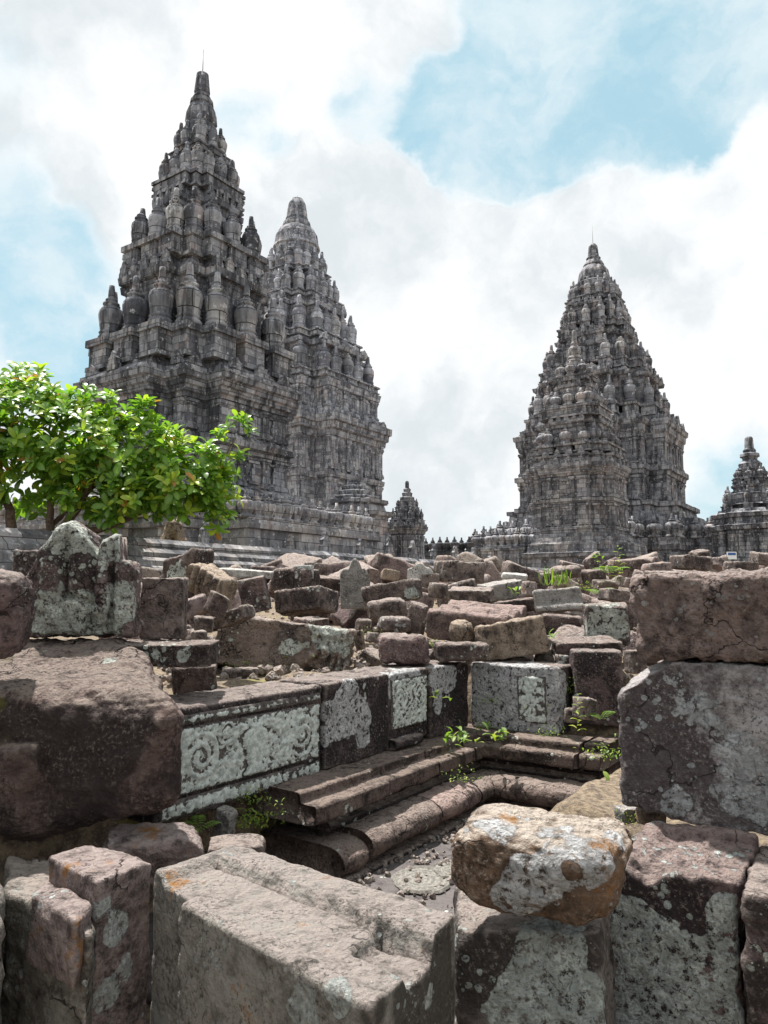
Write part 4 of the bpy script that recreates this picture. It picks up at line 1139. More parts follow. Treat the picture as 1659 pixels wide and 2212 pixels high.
# nearest temple
S1 = dict(sc=1.0, pw=.58, rod=1.1,
    base=[(2.6, 6.1), (3.0, 6.1), (3.05, 4.9), (3.3, 4.9), (3.35, 4.5), (3.9, 4.4), (4.1, 4.2)],
    body=[(4.1, 4.1), (4.35, 4.1), (4.4, 3.85), (4.7, 3.8), (4.75, 3.95), (4.95, 3.95), (5.0, 3.6), (5.15, 3.42), (5.2, 3.28), (6.3, 3.26), (6.34, 3.42), (6.5, 3.44), (6.54, 3.62), (6.74, 3.66), (6.78, 3.40), (6.95, 3.34), (7.0, 3.24), (8.05, 3.22),
          (8.1, 3.36), (8.24, 3.38), (8.28, 3.5), (8.46, 3.52), (8.5, 3.62), (8.7, 3.66), (8.74, 3.78), (8.98, 3.82), (9.0, 3.66), (9.2, 3.62), (9.22, 3.36), (9.55, 3.2)],
    storeys=[(5.2, 6.3, 3.27), (7.0, 8.05, 3.23)],
    antefix=[(9.18, 3.56, .62, .5)],
    tiers=[(9.5, 10.75, 12.95, 3.14, 16, 'ratna'), (13.6, 14.6, 16.4, 2.2, 16, 'ratna'), (16.8, 17.45, 18.8, 1.36, 16, 'ratna'), (18.65, 18.95, 20.2, .84, 8, 'ratna')],
    crown=[(.60, 19.6), (.64, 19.8), (.64, 20.1), (.55, 20.2), (.64, 20.35), (.60, 20.75), (.50, 21.0), (.40, 21.1), (.47, 21.15), (.45, 21.3), (.32, 21.4), (.36, 21.45), (.31, 21.55), (.29, 21.62), (.32, 21.7), (.24, 22.48), (.19, 22.5)], cribs=14, czr=(20.3, 20.9))
t1 = temple('stone_temple', 'nearest tall dark temple with big vase finials, rising behind the green tree', T1C[0], T1C[1], S1, TEMPLE, 'tall temples')
balustrade(t1, 2.6, 3.68, 6.5, .88, 'squat', TEMPLE_PALE, .44, cxy=tuple(T1C))
# largest temple behind it
c2 = D(641, 500, 81)
S2 = dict(sc=1.5, pw=1.1,
    base=[(2.6, 13), (6.0, 12.5), (6.2, 11.2), (7.5, 11), (7.6, 10.2), (8.5, 10)],
    body=[(8.5, 9.8), (9.2, 9.7), (9.3, 9.2), (10, 9.1), (10.1, 8.7), (13.0, 8.65), (13.1, 9.0), (13.6, 9.1), (13.7, 8.75), (17.2, 8.7), (17.3, 9.0), (17.9, 9.1), (18.0, 9.4), (18.6, 9.5), (18.7, 9.75), (19.4, 9.8), (19.5, 9.2), (20.2, 8.9), (20.3, 8.3), (22.4, 8.2), (22.5, 8.55), (23.2, 8.7), (23.3, 8.3), (23.6, 8.2)],
    storeys=[(10.3, 13.0, 8.68), (13.9, 17.2, 8.72), (20.4, 22.4, 8.22)],
    antefix=[(19.4, 9.3, 1.0, .8)],
    tiers=[(23.5, 24.3, 27.9, 8.2, 24, 'ratna'), (28.3, 29.1, 32.7, 6.3, 24, 'ratna'), (33.4, 34.1, 37.1, 4.45, 24, 'ratna'), (36.9, 37.5, 40.4, 3.05, 16, 'ratna')],
    crown=[(2.5, 38.6), (2.5, 40.6), (2.7, 40.8), (2.6, 41.1), (2.45, 42.2), (2.0, 43.0), (1.5, 43.3), (1.65, 43.5), (1.55, 43.9), (1.25, 44.1), (1.3, 44.4), (1.22, 44.5), (1.18, 45), (1.0, 46.2), (.7, 46.8), (.2, 47.0)], cribs=16, czr=(41, 42.9), rod=.4)
t2 = temple('stone_temple', 'tallest grey temple with a domed top, partly hidden behind the nearest temple', c2[0], 81, S2, TEMPLE_HAZE, 'tall temples')
c3 = D(1293, 900, 66)
S3 = dict(sc=1.25, pw=.95, rod=2.0,
    base=[(2.6, 11), (4.5, 10.8), (4.6, 9.9), (6.2, 9.8), (6.3, 9.0), (7.4, 8.9)],
    body=[(7.4, 7.9), (8.0, 7.8), (8.05, 7.3), (8.5, 7.25), (8.55, 7.5), (8.9, 7.5), (9.0, 6.4), (11.1, 6.3), (11.2, 6.55), (11.5, 6.6), (11.6, 6.8), (12.0, 6.8), (12.1, 6.35), (14.2, 6.25), (14.3, 6.45), (14.7, 6.5), (14.8, 6.65), (15.3, 6.7), (15.4, 6.85), (15.8, 6.9), (15.9, 6.4), (16.4, 6.1)],
    storeys=[(9.1, 11.1, 6.32), (12.1, 14.2, 6.28)],
    antefix=[(15.8, 6.6, 1.0, .9)],
    tiers=[(16.3, 17.4, 19.8, 5.75, 16, 'ratna'), (20.8, 21.7, 23.9, 4.45, 16, 'ratna'), (25.1, 25.8, 27.8, 2.85, 16, 'ratna'), (27.9, 28.4, 30.2, 2.15, 16, 'ratna')],
    crown=[(1.7, 29.4), (1.75, 30.0), (1.4, 30.2), (1.5, 30.4), (1.35, 31.2), (1.0, 31.7), (.85, 31.8), (.95, 31.9), (.8, 32.2), (.62, 32.4), (.66, 32.6), (.52, 32.7), (.40, 33.8), (.25, 34.0)], cribs=14, czr=(30.3, 31.5))
t3 = temple('stone_temple', 'tall dark temple with a needle rod on top, standing right of centre', c3[0], 66, S3, TEMPLE_MID, 'tall temples')
balustrade(t3, 2.6, 5.7, 10.6, 1.75, 'squat', TEMPLE_MID, 1.12, sc=1.5, thick=1.1, cxy=(c3[0], 66))
c4 = D(1250, 1050, 49)
S4 = dict(sc=1.0, pw=.55, rb=.58, rc=.82,
    base=[(2.2, 4.3), (3.0, 4.3), (3.05, 4.1), (3.7, 4.05), (3.75, 4.2), (4.0, 4.2), (4.05, 3.75), (4.6, 3.7), (4.65, 3.5), (5.0, 3.4)],
    body=[(5.0, 2.944), (5.25, 2.944), (5.3, 2.778), (5.5, 2.760), (5.52, 2.870), (5.7, 2.852), (5.75, 2.668), (7.15, 2.631), (7.2, 2.742), (7.3, 2.760), (7.32, 2.834), (7.5, 2.834), (7.55, 2.650), (8.9, 2.613), (8.95, 2.714), (9.1, 2.742), (9.15, 2.852), (9.4, 2.898), (9.45, 2.990), (9.75, 3.018), (9.8, 2.806), (10.2, 2.714), (10.22, 2.852), (10.35, 2.870), (10.4, 2.668)],
    storeys=[(5.8, 7.15, 2.64), (7.55, 8.9, 2.62)],
    antefix=[(9.72, 2.9, .45, .55), (10.35, 2.72, .45, .5)],
    tiers=[(10.5, 11.1, 12.35, 2.45, 16, 'pumpkin'), (13.0, 13.8, 15.0, 1.75, 16, 'pumpkin'), (15.6, 16.0, 17.0, 1.1, 8, 'pumpkin')],
    crown=[(.60, 16.8), (.62, 17.2), (.48, 17.3), (.52, 17.45), (.38, 17.6), (.44, 17.8), (.42, 18.1), (.26, 18.3), (.22, 18.35), (.28, 18.45), (.18, 18.6), (.15, 19.3), (.11, 19.4)])
t4 = temple('stone_temple', 'smaller pale banded temple with pumpkin shaped finials before the tall right hand one', c4[0], 49, S4, temple_mat(1.7, .6, .28, .03, .25), None)
c5 = D(3030 / 1.852, 1285, 50)
S5 = dict(sc=1.0, pw=.5,
    base=[(2.2, 3.4), (3.2, 3.4), (3.25, 3.1), (3.8, 3.1)],
    body=[(3.8, 2.4), (5.6, 2.35), (5.7, 2.6), (6.0, 2.65), (6.1, 2.3), (6.5, 2.25), (6.55, 2.4), (6.8, 2.45), (6.9, 2.05), (7.1, 1.95)],
    storeys=[(3.9, 5.6, 2.36)], antefix=[(6.0, 2.5, .4, .4)],
    tiers=[(7.1, 7.5, 8.7, 1.85, 8, 'ratna'), (9.0, 9.3, 10.0, 1.0, 8, 'pumpkin')],
    crown=[(.7, 10.0), (.75, 10.3), (.45, 10.6), (.5, 10.75), (.62, 10.8), (.6, 11.0), (.38, 11.1), (.42, 11.25), (.3, 11.4), (.26, 12.1), (.2, 12.2)])
t5 = temple('stone_shrine', 'dark stepped shrine cut off by the right frame edge', c5[0], 50, S5, TEMPLE, None)
c6 = D(1630 / 1.852, 1285, 33)
S6 = dict(sc=.5, pw=.14, rb=.62, rc=.84,
    base=[(2.2, .95), (2.7, .95), (2.72, .8), (2.9, .8)], body=[(2.9, .62), (4.05, .62), (4.1, .68), (4.2, .7), (4.25, .78), (4.42, .8), (4.44, .7), (4.6, .66)],
    storeys=[(2.95, 4.0, .62)], antefix=[(4.42, .76, .16, .18)],
    tiers=[(4.6, 4.75, 5.25, .62, 8, 'ratna'), (5.2, 5.32, 5.7, .42, 8, 'ratna')],
    crown=[(.32, 5.6), (.33, 5.75), (.22, 5.8), (.24, 5.95), (.15, 6.0), (.17, 6.12), (.09, 6.2), (.09, 6.42), (.06, 6.5)])
t6 = temple('stone_shrine', 'small dark shrine with a pyramid roof at the far end of the balustrade', c6[0], 33, S6, TEMPLE, None)
# small stair gate piled against the nearest temple
def gate():
    p = Tp(5.2, 3.6, 0); r = empty('gate_tower', (p[0], p[1], 0), GRID_ROT); tag(r, 'low stepped gate tower between the balustrade and the nearest temple', 'gate tower')
    loft('body', [(2.6, 1.1), (4.3, 1.1), (4.35, 1.25), (4.5, 1.28), (4.55, 1.0), (4.8, .95), (4.82, 1.1), (4.95, 1.1), (5.0, .8)], TEMPLE_PALE, r, seed=71, blk=.4)
    loft('roof', [(5.0, .75), (5.1, .8), (5.15, .62), (5.3, .66), (5.35, .48), (5.5, .5), (5.55, .34), (5.75, .3)], TEMPLE, r, seed=72, blk=.3)
gate()
# far rows of finials on low walls
def finial_wall(label, x0, x1, yb, yt, Y0, Y1, n, mat, kind='squat', rows=1):
    p0, p1 = D(x0, yb, Y0), D(x1, yb, Y1)
    d = p1 - p0; d[2] = 0; ln = np.linalg.norm(d); ang = math.atan2(d[1], d[0])
    zt = (p0[2] + p1[2]) / 2; Y = (Y0 + Y1) / 2
    fh = (yb - yt) / F * Y
    r = empty('balustrade', (p0[0], p0[1], 0), ang); tag(r, label, 'balustrade')
    V, Fc = boxes([(-.2, ln + .2, -.4, .4, 2.2, zt - .25), (-.25, ln + .25, -.5, .5, zt - .25, zt - .1), (-.2, ln + .2, -.4, .4, zt - .1, zt)])
    mobj('wall', V, Fc, mat, parent=r, smooth=False)
    fm = finial_mesh(kind, mat)
    for k in range(n):
        for j in range(rows):
            link('finial', fm, (ln * (k + .5 * j) / max(1, n - 1), j * .9, zt - .02), (0, 0, k), r, (fh, fh, fh * RND.uniform(.95, 1.05)))
finial_wall('far dark row of pointed finials right of the small shrine', 920, 982, 1192, 1160, 46, 44, 5, TEMPLE_DARK, rows=2)
finial_wall('row of ribbed finials running left from the pale banded temple', 1030, 1132, 1182, 1142, 50, 48, 8, TEMPLE_MID, rows=2)
finial_wall('far row of finials between the right hand temples', 1500, 1562, 1160, 1118, 62, 60, 5, TEMPLE, rows=2)

# ------------------------------------------------------------------ terrace of the temple court
def terrace():
    pr = [(6.9, 2.78), (7.2, 2.76), (7.36, 2.64), (7.38, 2.52), (7.58, 2.40), (7.60, 2.30), (7.78, 2.20), (7.80, 2.09), (7.98, 1.99), (8.0, 1.86), (8.05, 1.84), (8.05, 1.60), (8.18, 1.52), (8.20, 1.42), (8.34, 1.34), (8.35, 0.4)]
    ts = np.arange(-22, 30, .33); pr = resample(pr, .17)
    R = np.array([[Tp(s, t, z) for s, z in pr] for t in ts]); nr, n = R.shape[:2]; v = R.reshape(-1, 3)
    rs = np.random.RandomState(5)
    v += N3 * (0.018 * fbm(v * 2.2, 3, 8) + .012 * rs.uniform(-1, 1, len(v)))[:, None]
    v[:, 2] += .012 * fbm(v * 1.4, 2, 9)
    i = np.arange(nr * n).reshape(nr, n)
    f = np.stack([i[:-1, :-1], i[:-1, 1:], i[1:, 1:], i[1:, :-1]], -1).reshape(-1, 4)
    base = Tp(8.3, -5, 0.4); 
    ca, sa = math.cos(-GRID_ROT), math.sin(-GRID_ROT)
    w = v - base; lv = np.stack([w[:, 0] * ca - w[:, 1] * sa, w[:, 0] * sa + w[:, 1] * ca, w[:, 2]], 1)
    o = mobj('terrace_wall', lv, f, TERRACE, base, (0, 0, GRID_ROT), smooth=False)
    tag(o, 'long stepped grey terrace wall below the nearest temple', 'terrace wall')
    c = [Tp(7.3, -30, 2.58), Tp(7.3, 60, 2.58), Tp(-60, 60, 2.58), Tp(-60, -30, 2.58)]
    g = mobj('court_floor', np.array(c), [(0, 1, 2, 3)], GROUND); tag(g, 'raised earth court around the temples', 'ground', kind='structure')
    c = [Tp(8.3, 6, 1.6), Tp(8.3, 60, 1.6), Tp(40, 60, 1.6), Tp(40, 26, 1.6)]
N3 = np.array([N2[0], N2[1], 0])
terrace()
# antefix stones and a seated lion along the terrace edge
am = antefix_mesh(TEMPLE); am2 = antefix_mesh(TERRACE)
spots = [(822, .55, am), (1160, .42, am2), (1300, .60, am), (1440, .50, am), (1555, .62, am), (1650, .62, am2), (1735, .58, am), (1820, .6, am), (1893, .62, am), (1960, .5, am2)]
look = ['low broken dark', 'squat pale', 'tilted peaked dark', 'small dark', 'twin peaked dark', 'pale pointed', 'blunt square', 'tall triangular', 'wide notched', 'low pale']
for k, (nx, h, me_) in enumerate(spots):
    # solve for t so that the stone stands on the ledge at that bearing
    bx = (nx / 1.852 - CX) / F
    s = 7.0; q0 = T1C + s * N2
    tt = (bx * 1.0 * q0[1] / cp * .995 - q0[0]) / (U2[0] - bx * U2[1] / cp * .995)
    o = link('antefix', me_, Tp(s, tt, 2.74), (0, 0, GRID_ROT + math.pi / 2 + RND.uniform(-.15, .15)), None, (h * .72, h * .7, h * 1.15))
    tag(o, look[k] + ' antefix stone on the terrace edge, ' + ['first', 'second', 'third', 'fourth', 'fifth', 'sixth', 'seventh', 'eighth', 'ninth', 'tenth'][k] + ' from the tree', 'antefix', 'antefix stones along the terrace')

# ------------------------------------------------------------------ fallen stones of the middle ground
def lean(a, b):                    # top corners shifted
    return [(0, 0, 0)] * 4 + [(a, b, 0)] * 4
SLANT = [(0, 0, 0)] * 4 + [(.0, 0, -.35), (0, 0, .0), (0, 0, 0), (0, 0, -.2)]
SLANTR = [(0, 0, 0)] * 4 + [(.0, 0, 0), (0, 0, -.35), (0, 0, -.2), (0, 0, 0)]
def ridge(n=3, a=.02):
    def fn(q, h):
        q = q.copy(); q[:, 2] += smooth(.3, .9, q[:, 2] / h[2]) * a * np.cos(q[:, 1] / h[1] * n * math.pi); return q
    return fn
def ribs(n=5, a=.012):
    def fn(q, h):
        q = q.copy(); q[:, 1] += smooth(.3, -.9, q[:, 1] / h[1]) * a * np.cos(q[:, 0] / h[0] * n * math.pi); return q
    return fn
def step_low(zl=.1, d=.04):
    def fn(q, h):
        q = q.copy(); q[:, 1] -= smooth(0, -.9, q[:, 1] / h[1]) * d * smooth(zl, zl - .08, q[:, 2] / h[2]); return q
    return fn
def pointed(q, h):
    x = q[:, 0] / h[0]; q = q.copy()
    f = np.interp(x, [-1, -.7, -.5, -.2, 0, .2, .45, .7, 1], [.72, .80, .74, .97, 1, .95, .78, .80, .62])
    q[:, 2] = -h[2] + (q[:, 2] + h[2]) * f
    return q
def orn(q, h):                     # carved vase and leaves at the right end of the long stone
    x, z, y = q[:, 0] / h[0], q[:, 2] / h[2], q[:, 1] / h[1]; q = q.copy(); fr = smooth(0, -.9, y)
    a = 0
    for (cx, cz, sx, sz, k) in ((.60, .05, .07, .28, .05), (.60, .55, .06, .15, .04), (.44, -.1, .05, .3, .03), (.76, -.05, .05, .3, .035), (.36, -.4, .04, .25, .03), (.86, -.3, .04, .4, .03), (.68, -.65, .05, .2, .03), (.5, -.65, .05, .2, .03), (.88, .4, .05, .2, .02)):
        a = a + k * np.exp(-((x - cx) / sx) ** 2 - ((z - cz) / sz) ** 2)
    a = a + smooth(.3, .36, x) * (.02 * np.sin(q[:, 0] * 90 + 3 * vnoise(q * 12, 3)) * .6 * smooth(.5, .3, z) + .02 * smooth(.62, .66, z))
    q[:, 1] -= fr * a
    q[:, 2] += smooth(-.5, -1, z) * .07 * smooth(.3, .5, x)
    return q
MID = [
 # label, bbox, depth, mat, kw
 ('lichen whitened stone peeping out behind the monster antefix', (26, 1186, 112, 1270), 4.0, LICH, dict(yaw=25)),
 ('brown pitted block standing right of the monster antefix', (300, 1246, 408, 1382), 3.75, BROWN2, dict(yaw=10, k=.6, topf=step_low(-.35, .03))),
 ('dark slab with two white lichen smears under the monster antefix', (236, 1379, 477, 1446), 3.55, DARK, dict(yaw=6, k=.8, chips=3, blobs=((350, 1410, 14, 1.3), (408, 1420, 18, 1.3)))),
 ('upright broken slab with a white lichen flank, left of the ribbed stone', (343, 1183, 463, 1316), 5.2, DARK, dict(yaw=-28, roll=10, k=.8, shape=SLANT, blobs=((370, 1240, 30, 1.3),))),
 ('tan ribbed moulding stone leaning to the right', (394, 1215, 514, 1314), 4.9, TAN, dict(yaw=-20, roll=24, k=.8, topf=ribs(5, .014))),
 ('small pointed pink stone in front of the ribbed stone', (386, 1282, 455, 1338), 4.5, PINK, dict(yaw=30, roll=-18, chips=7, chip=.9)),
 ('small dark cube with two white dots', (440, 1274, 498, 1340), 4.45, DARK, dict(yaw=35, roll=22, pitch=10)),
 ('broken brown stone just above the long ornamented stone', (460, 1304, 552, 1360), 4.6, BROWN2, dict(yaw=-15, roll=-20, chips=7, chip=.8)),
 ('fist sized brown stone below the small dark cube', (418, 1329, 462, 1368), 4.3, BROWN, dict(yaw=20, chips=6)),
 ('tiny pale wedge beside the dark slab end', (410, 1360, 448, 1388), 4.1, BROWN2, dict(yaw=10, chips=6)),
 ('lichen mottled wall block below the long pale slab', (510, 1240, 586, 1328), 6.0, LICH2, dict(yaw=8)),
 ('long pale slab lying on the lichen mottled block', (468, 1226, 592, 1247), 6.1, PALE, dict(yaw=4, k=.5, ext=4)),
 ('long stone with a worn carved vase at its right end', (458, 1322, 772, 1462), 5.5, stone_mat(base=(0.19, 0.145, 0.12), dark=(.05, .04, .038), lichen=.36, spots=.6, crust=.4, moss=.14, lscale=5), dict(yaw=8, k=.45, topf=orn, res=.014, blobs=((720, 1385, 50, 1.1), (640, 1390, 30, .8), (700, 1345, 25, .8)), chips=3)),
 ('dark angular stone behind the wedge topped block', (582, 1224, 692, 1296), 6.7, DARK, dict(yaw=-25, roll=12, shape=SLANT)),
 ('broad wedge topped block with a sloping brown face', (592, 1264, 732, 1334), 6.3, BROWN, dict(yaw=-24, roll=-6, pitch=-8, k=.8)),
 ('white lichen lump sitting on the dark angular stone', (630, 1220, 678, 1251), 6.6, LICH, dict(yaw=20, chips=6)),
 ('streaked square block against the terrace foot', (654, 1214, 710, 1246), 8.4, LICH2, dict(yaw=12)),
 ('black flat faced block left of the grey upright antefix', (674, 1242, 754, 1280), 7.6, DARK, dict(yaw=4)),
 ('tall grey upright antefix with a broken point', (734, 1206, 800, 1296), 7.4, GREY, dict(yaw=5, k=.3, topf=pointed, name='antefix', cat='antefix', ext=20)),
 ('small pale shouldered stone between the two grey antefixes', (822, 1228, 864, 1256), 9.0, TAN, dict(yaw=6)),
 ('light grey antefix with a notched crown, in the middle', (879, 1214, 936, 1258), 9.0, PALE, dict(yaw=-4, k=.3, topf=pointed, name='antefix', cat='antefix', ext=10)),
 ('long tilted slab with a lichen spotted right end', (780, 1249, 914, 1310), 7.0, BROWN, dict(yaw=-22, roll=-9, k=.45, blobs=((885, 1290, 25, 1.1),))),
 ('flat dark boulder on the skyline left of the round topped post', (936, 1210, 1050, 1262), 9.2, BROWN2, dict(yaw=12, roll=3, chips=6)),
 ('round topped dark post on the skyline', (1026, 1206, 1050, 1240), 9.4, DARK, dict(yaw=10, r=.08)),
 ('brown cube with a pale front right of the long tilted slab', (924, 1258, 968, 1294), 8.0, BROWN2, dict(yaw=25)),
 ('sloping brown stone behind the pale topped block', (960, 1249, 1032, 1296), 8.6, BROWN, dict(yaw=-20, roll=-14)),
 ('pale topped low block in the centre of the rubble', (968, 1266, 1068, 1302), 7.5, BROWN2, dict(yaw=-12, k=.8)),
 ('grey brown block with a mottled face behind the big sloping slab', (1030, 1250, 1136, 1300), 8.4, GREY, dict(yaw=14)),
 ('big sloping slab with a grooved right edge', (920, 1295, 1138, 1396), 5.9, stone_mat(base=(0.185, 0.135, 0.12), pale=(.33, .25, .225), lichen=.15, spots=.25, crust=.35, top=.8), dict(yaw=-26, pitch=9, roll=5, k=.9, topf=ridge(2.5, .018), chips=3)),
 ('small dome shaped stone leaning on the big sloping slab', (969, 1338, 1025, 1392), 5.5, TAN, dict(yaw=0, r=.2, k=.9, chips=1)),
 ('pale topped carved stone with a dark scrolled front, right of the dome stone', (1024, 1328, 1188, 1432), 5.45, TAN, dict(yaw=-12, roll=-10, k=.7, topf=ribs(4, .012), chips=5)),
 ('rounded brown stone behind the white lichen lump', (792, 1290, 880, 1346), 6.7, BROWN2, dict(yaw=10, r=.06, chips=6)),
 ('brown stone with a mossy edge beside the big sloping slab', (874, 1298, 926, 1374), 6.3, BROWN, dict(yaw=-30, roll=16)),
 ('low white lichen lump in front of the rounded brown stone', (815, 1330, 889, 1367), 6.2, LICH, dict(yaw=8, r=.05)),
 ('small reddish stone on the mossy ground', (766, 1335, 803, 1365), 6.2, BROWN2, dict(yaw=30, chips=7)),
 ('flat low stone on the mossy ground', (788, 1364, 842, 1392), 6.0, BROWN2, dict(yaw=12)),
 ('pale wedge at the end of the ornamented stone', (764, 1360, 790, 1406), 5.75, TAN, dict(yaw=-20)),
 ('dark rounded block lying on the wall coping', (815, 1366, 929, 1437), 4.95, stone_mat(base=(.16, .11, .105), dark=(.04, .03, .032), lichen=.2, spots=.4, crust=.5), dict(yaw=6, r=.045, k=.7, chips=5, amp=.016)),
 ('low dark slab lying on the wall coping', (936, 1385, 1057, 1431), 5.1, DARK, dict(yaw=4, r=.03, k=.6)),
 ('grey smooth block with a lower step, grass on its top', (1150, 1266, 1261, 1325), 7.0, GREY, dict(yaw=-10, k=.6, topf=step_low(-.5, .05), chips=1)),
 ('dark cracked block under the grey smooth block', (1162, 1323, 1258, 1382), 6.8, DARK, dict(yaw=-8)),
 ('block with a white lichen splashed face, left of the long rough block', (1256, 1300, 1362, 1402), 5.9, LICH2, dict(yaw=-8, k=.6, blobs=((1300, 1350, 45, 1.2),))),
 ('flat dark slab behind the tall square dark block', (1182, 1372, 1346, 1420), 5.5, DARK, dict(yaw=-6, k=.9)),
 ('tall square dark block with one round lichen disc', (1230, 1400, 1350, 1550), 5.0, stone_mat(base=(.11, .08, .078), dark=(.032, .025, .027), lichen=.22, spots=.75, crust=.7, top=.5), dict(yaw=-8, k=.5, chips=2, r=.02, ext=20)),
 ('brown stone wedged between the dark block and the grey violet block', (1346, 1403, 1398, 1456), 4.4, BROWN, dict(yaw=10)),
 ('white lichened post left of the tall dark block', (1198, 1413, 1236, 1510), 5.2, LICH, dict(yaw=-4, k=1.2, ext=25)),
 ('loose brown stone at the foot of the tall dark block', (1235, 1504, 1292, 1557), 4.7, BROWN2, dict(yaw=25, roll=8, chips=6)),
 ('small round stone left of the loose brown stone', (1218, 1528, 1250, 1562), 4.75, BROWN2, dict(yaw=10, r=.04, chips=6)),
 ('long brown block below the rough skyline stones at right', (1290, 1270, 1384, 1306), 7.0, BROWN2, dict(yaw=8)),
 ('rough jagged stone touching the long rough block', (1360, 1247, 1448, 1318), 5.6, BROWN, dict(yaw=-20, roll=12, chips=8, chip=.9)),
 ('pinkish flat stone on the heap at right', (1330, 1245, 1408, 1276), 8.0, PINK, dict(yaw=5)),
 ('dark cube among ferns right of centre', (1254, 1229, 1310, 1266), 8.6, DARK, dict(yaw=25)),
 ('brown boulder on the skyline left of the leaning slab', (1196, 1220, 1258, 1252), 9.0, BROWN, dict(yaw=10, r=.08, chips=5)),
 ('leaning slab with a white stripe on the skyline', (1258, 1190, 1304, 1236), 9.3, LICH2, dict(yaw=18, roll=-28, k=.5)),
 ('large triangular slab on the skyline', (1082, 1210, 1174, 1260), 9.3, BROWN2, dict(yaw=12, roll=14, k=.5, shape=SLANTR)),
 ('pale cream slab at the foot of the triangular slab', (1082, 1236, 1140, 1255), 8.7, PALE, dict(yaw=-5, k=.6)),
 ('small pale post beside the triangular slab', (1166, 1236, 1196, 1268), 8.8, LICH2, dict(yaw=8)),
 ('low tan stone in the rubble above the grey smooth block', (1194, 1242, 1232, 1270), 8.4, TAN, dict(yaw=15)),
 ('low brown stone with ferns above the long brown block', (1278, 1252, 1334, 1276), 8.2, BROWN, dict(yaw=10)),
 ('pale pink flat slab on the right heap', (1384, 1213, 1452, 1248), 10.0, PINK, dict(yaw=14, roll=-5)),
 ('cream stone on the skyline right of the leaning slab', (1314, 1209, 1352, 1228), 10.5, TAN, dict(yaw=8)),
 ('long brown ridge stone on the skyline at right', (1446, 1197, 1540, 1234), 11.0, BROWN, dict(yaw=8, roll=4)),
 ('dark rounded stone topping the right heap', (1486, 1186, 1534, 1218), 12.0, DARK, dict(yaw=12, chips=6)),
 ('pinkish pyramid stone on the right heap', (1530, 1203, 1578, 1236), 11.0, PINK, dict(yaw=30, roll=20)),
 ('brown cut block at the right frame edge on the skyline', (1618, 1191, 1690, 1226), 11.0, BROWN2, dict(yaw=-6)),
 ('long low brown stone behind the long rough block', (1560, 1212, 1640, 1238), 10.0, BROWN, dict(yaw=5)),
 ('wide reddish slab behind the jagged stone', (1392, 1232, 1480, 1256), 8.8, BROWN2, dict(yaw=-8)),
 ('small reddish cube left of the grey smooth block', (1126, 1254, 1160, 1290), 7.8, PINK, dict(yaw=30)),
 ('dark low block under the grey brown block', (1060, 1290, 1160, 1330), 7.4, DARK, dict(yaw=-6)),
 ('brown rubble lump left of the flat dark boulder', (905, 1238, 950, 1270), 9.0, BROWN, dict(yaw=14, chips=7)),
 ('shadowy block in front of the big sloping slab', (1136, 1372, 1200, 1420), 5.9, DARK, dict(yaw=12)),
 ('mossy block behind the white rosette block', (1040, 1420, 1196, 1450), 5.6, BROWN, dict(yaw=-8, ext=15)),
 ('half buried stone between the coping and the ornamented stone', (476, 1440, 560, 1482), 4.9, stone_mat(lichen=.2, moss=.4), dict(yaw=10, ext=10)),
 ('grey wedge in the dark gap under the vase panel', (456, 1738, 514, 1815), 3.35, GREY, dict(yaw=-20, roll=10, chips=6, ext=20)),
 ('small stone between the boulder and the grey violet block', (1325, 1738, 1382, 1772), 2.95, GREY, dict(yaw=15, chips=6, ext=10)),
 ('flat grey stone at the foot of the grey violet block', (1372, 1740, 1440, 1776), 2.85, TAN, dict(yaw=-10, ext=10)),
 ('dark block filling the gap behind the huge dark block', (370, 1430, 470, 1490), 4.2, DARK, dict(yaw=10, ext=20)),
]
for lab, bb, dep, mt, kw in MID:
    Q(lab, bb, dep, mt, **kw)
def lion(q, h):
    x, z, y = q[:, 0] / h[0], (q[:, 2] / h[2] + 1) / 2, q[:, 1] / h[1]; q = q.copy(); fr = smooth(.3, -1, y)
    w = np.interp(z, [0, .25, .5, .62, .85, 1], [1, .95, .72, .66, .55, .3]); q[:, 0] *= w
    for (cx, cz, sx, sz, k) in ((0, .68, .30, .2, .22), (0, .60, .13, .10, .14), (-.17, .78, .08, .05, -.06), (.17, .78, .08, .05, -.06), (-.45, .3, .18, .3, .12), (.45, .3, .18, .3, .12), (0, .47, .2, .04, -.08), (0, .2, .12, .2, -.06)):
        q[:, 1] -= fr * k * np.exp(-((x - cx) / sx) ** 2 - ((z - cz) / sz) ** 2)
    return q
Q('weathered seated lion statue on the terrace corner beneath the tree', (344, 1120, 406, 1172), 20.0, TAN, yaw=10, k=.8, topf=lion, r=.12, amp=.02, res=.035, chips=1, name='lion_statue', cat='statue', ext=14)
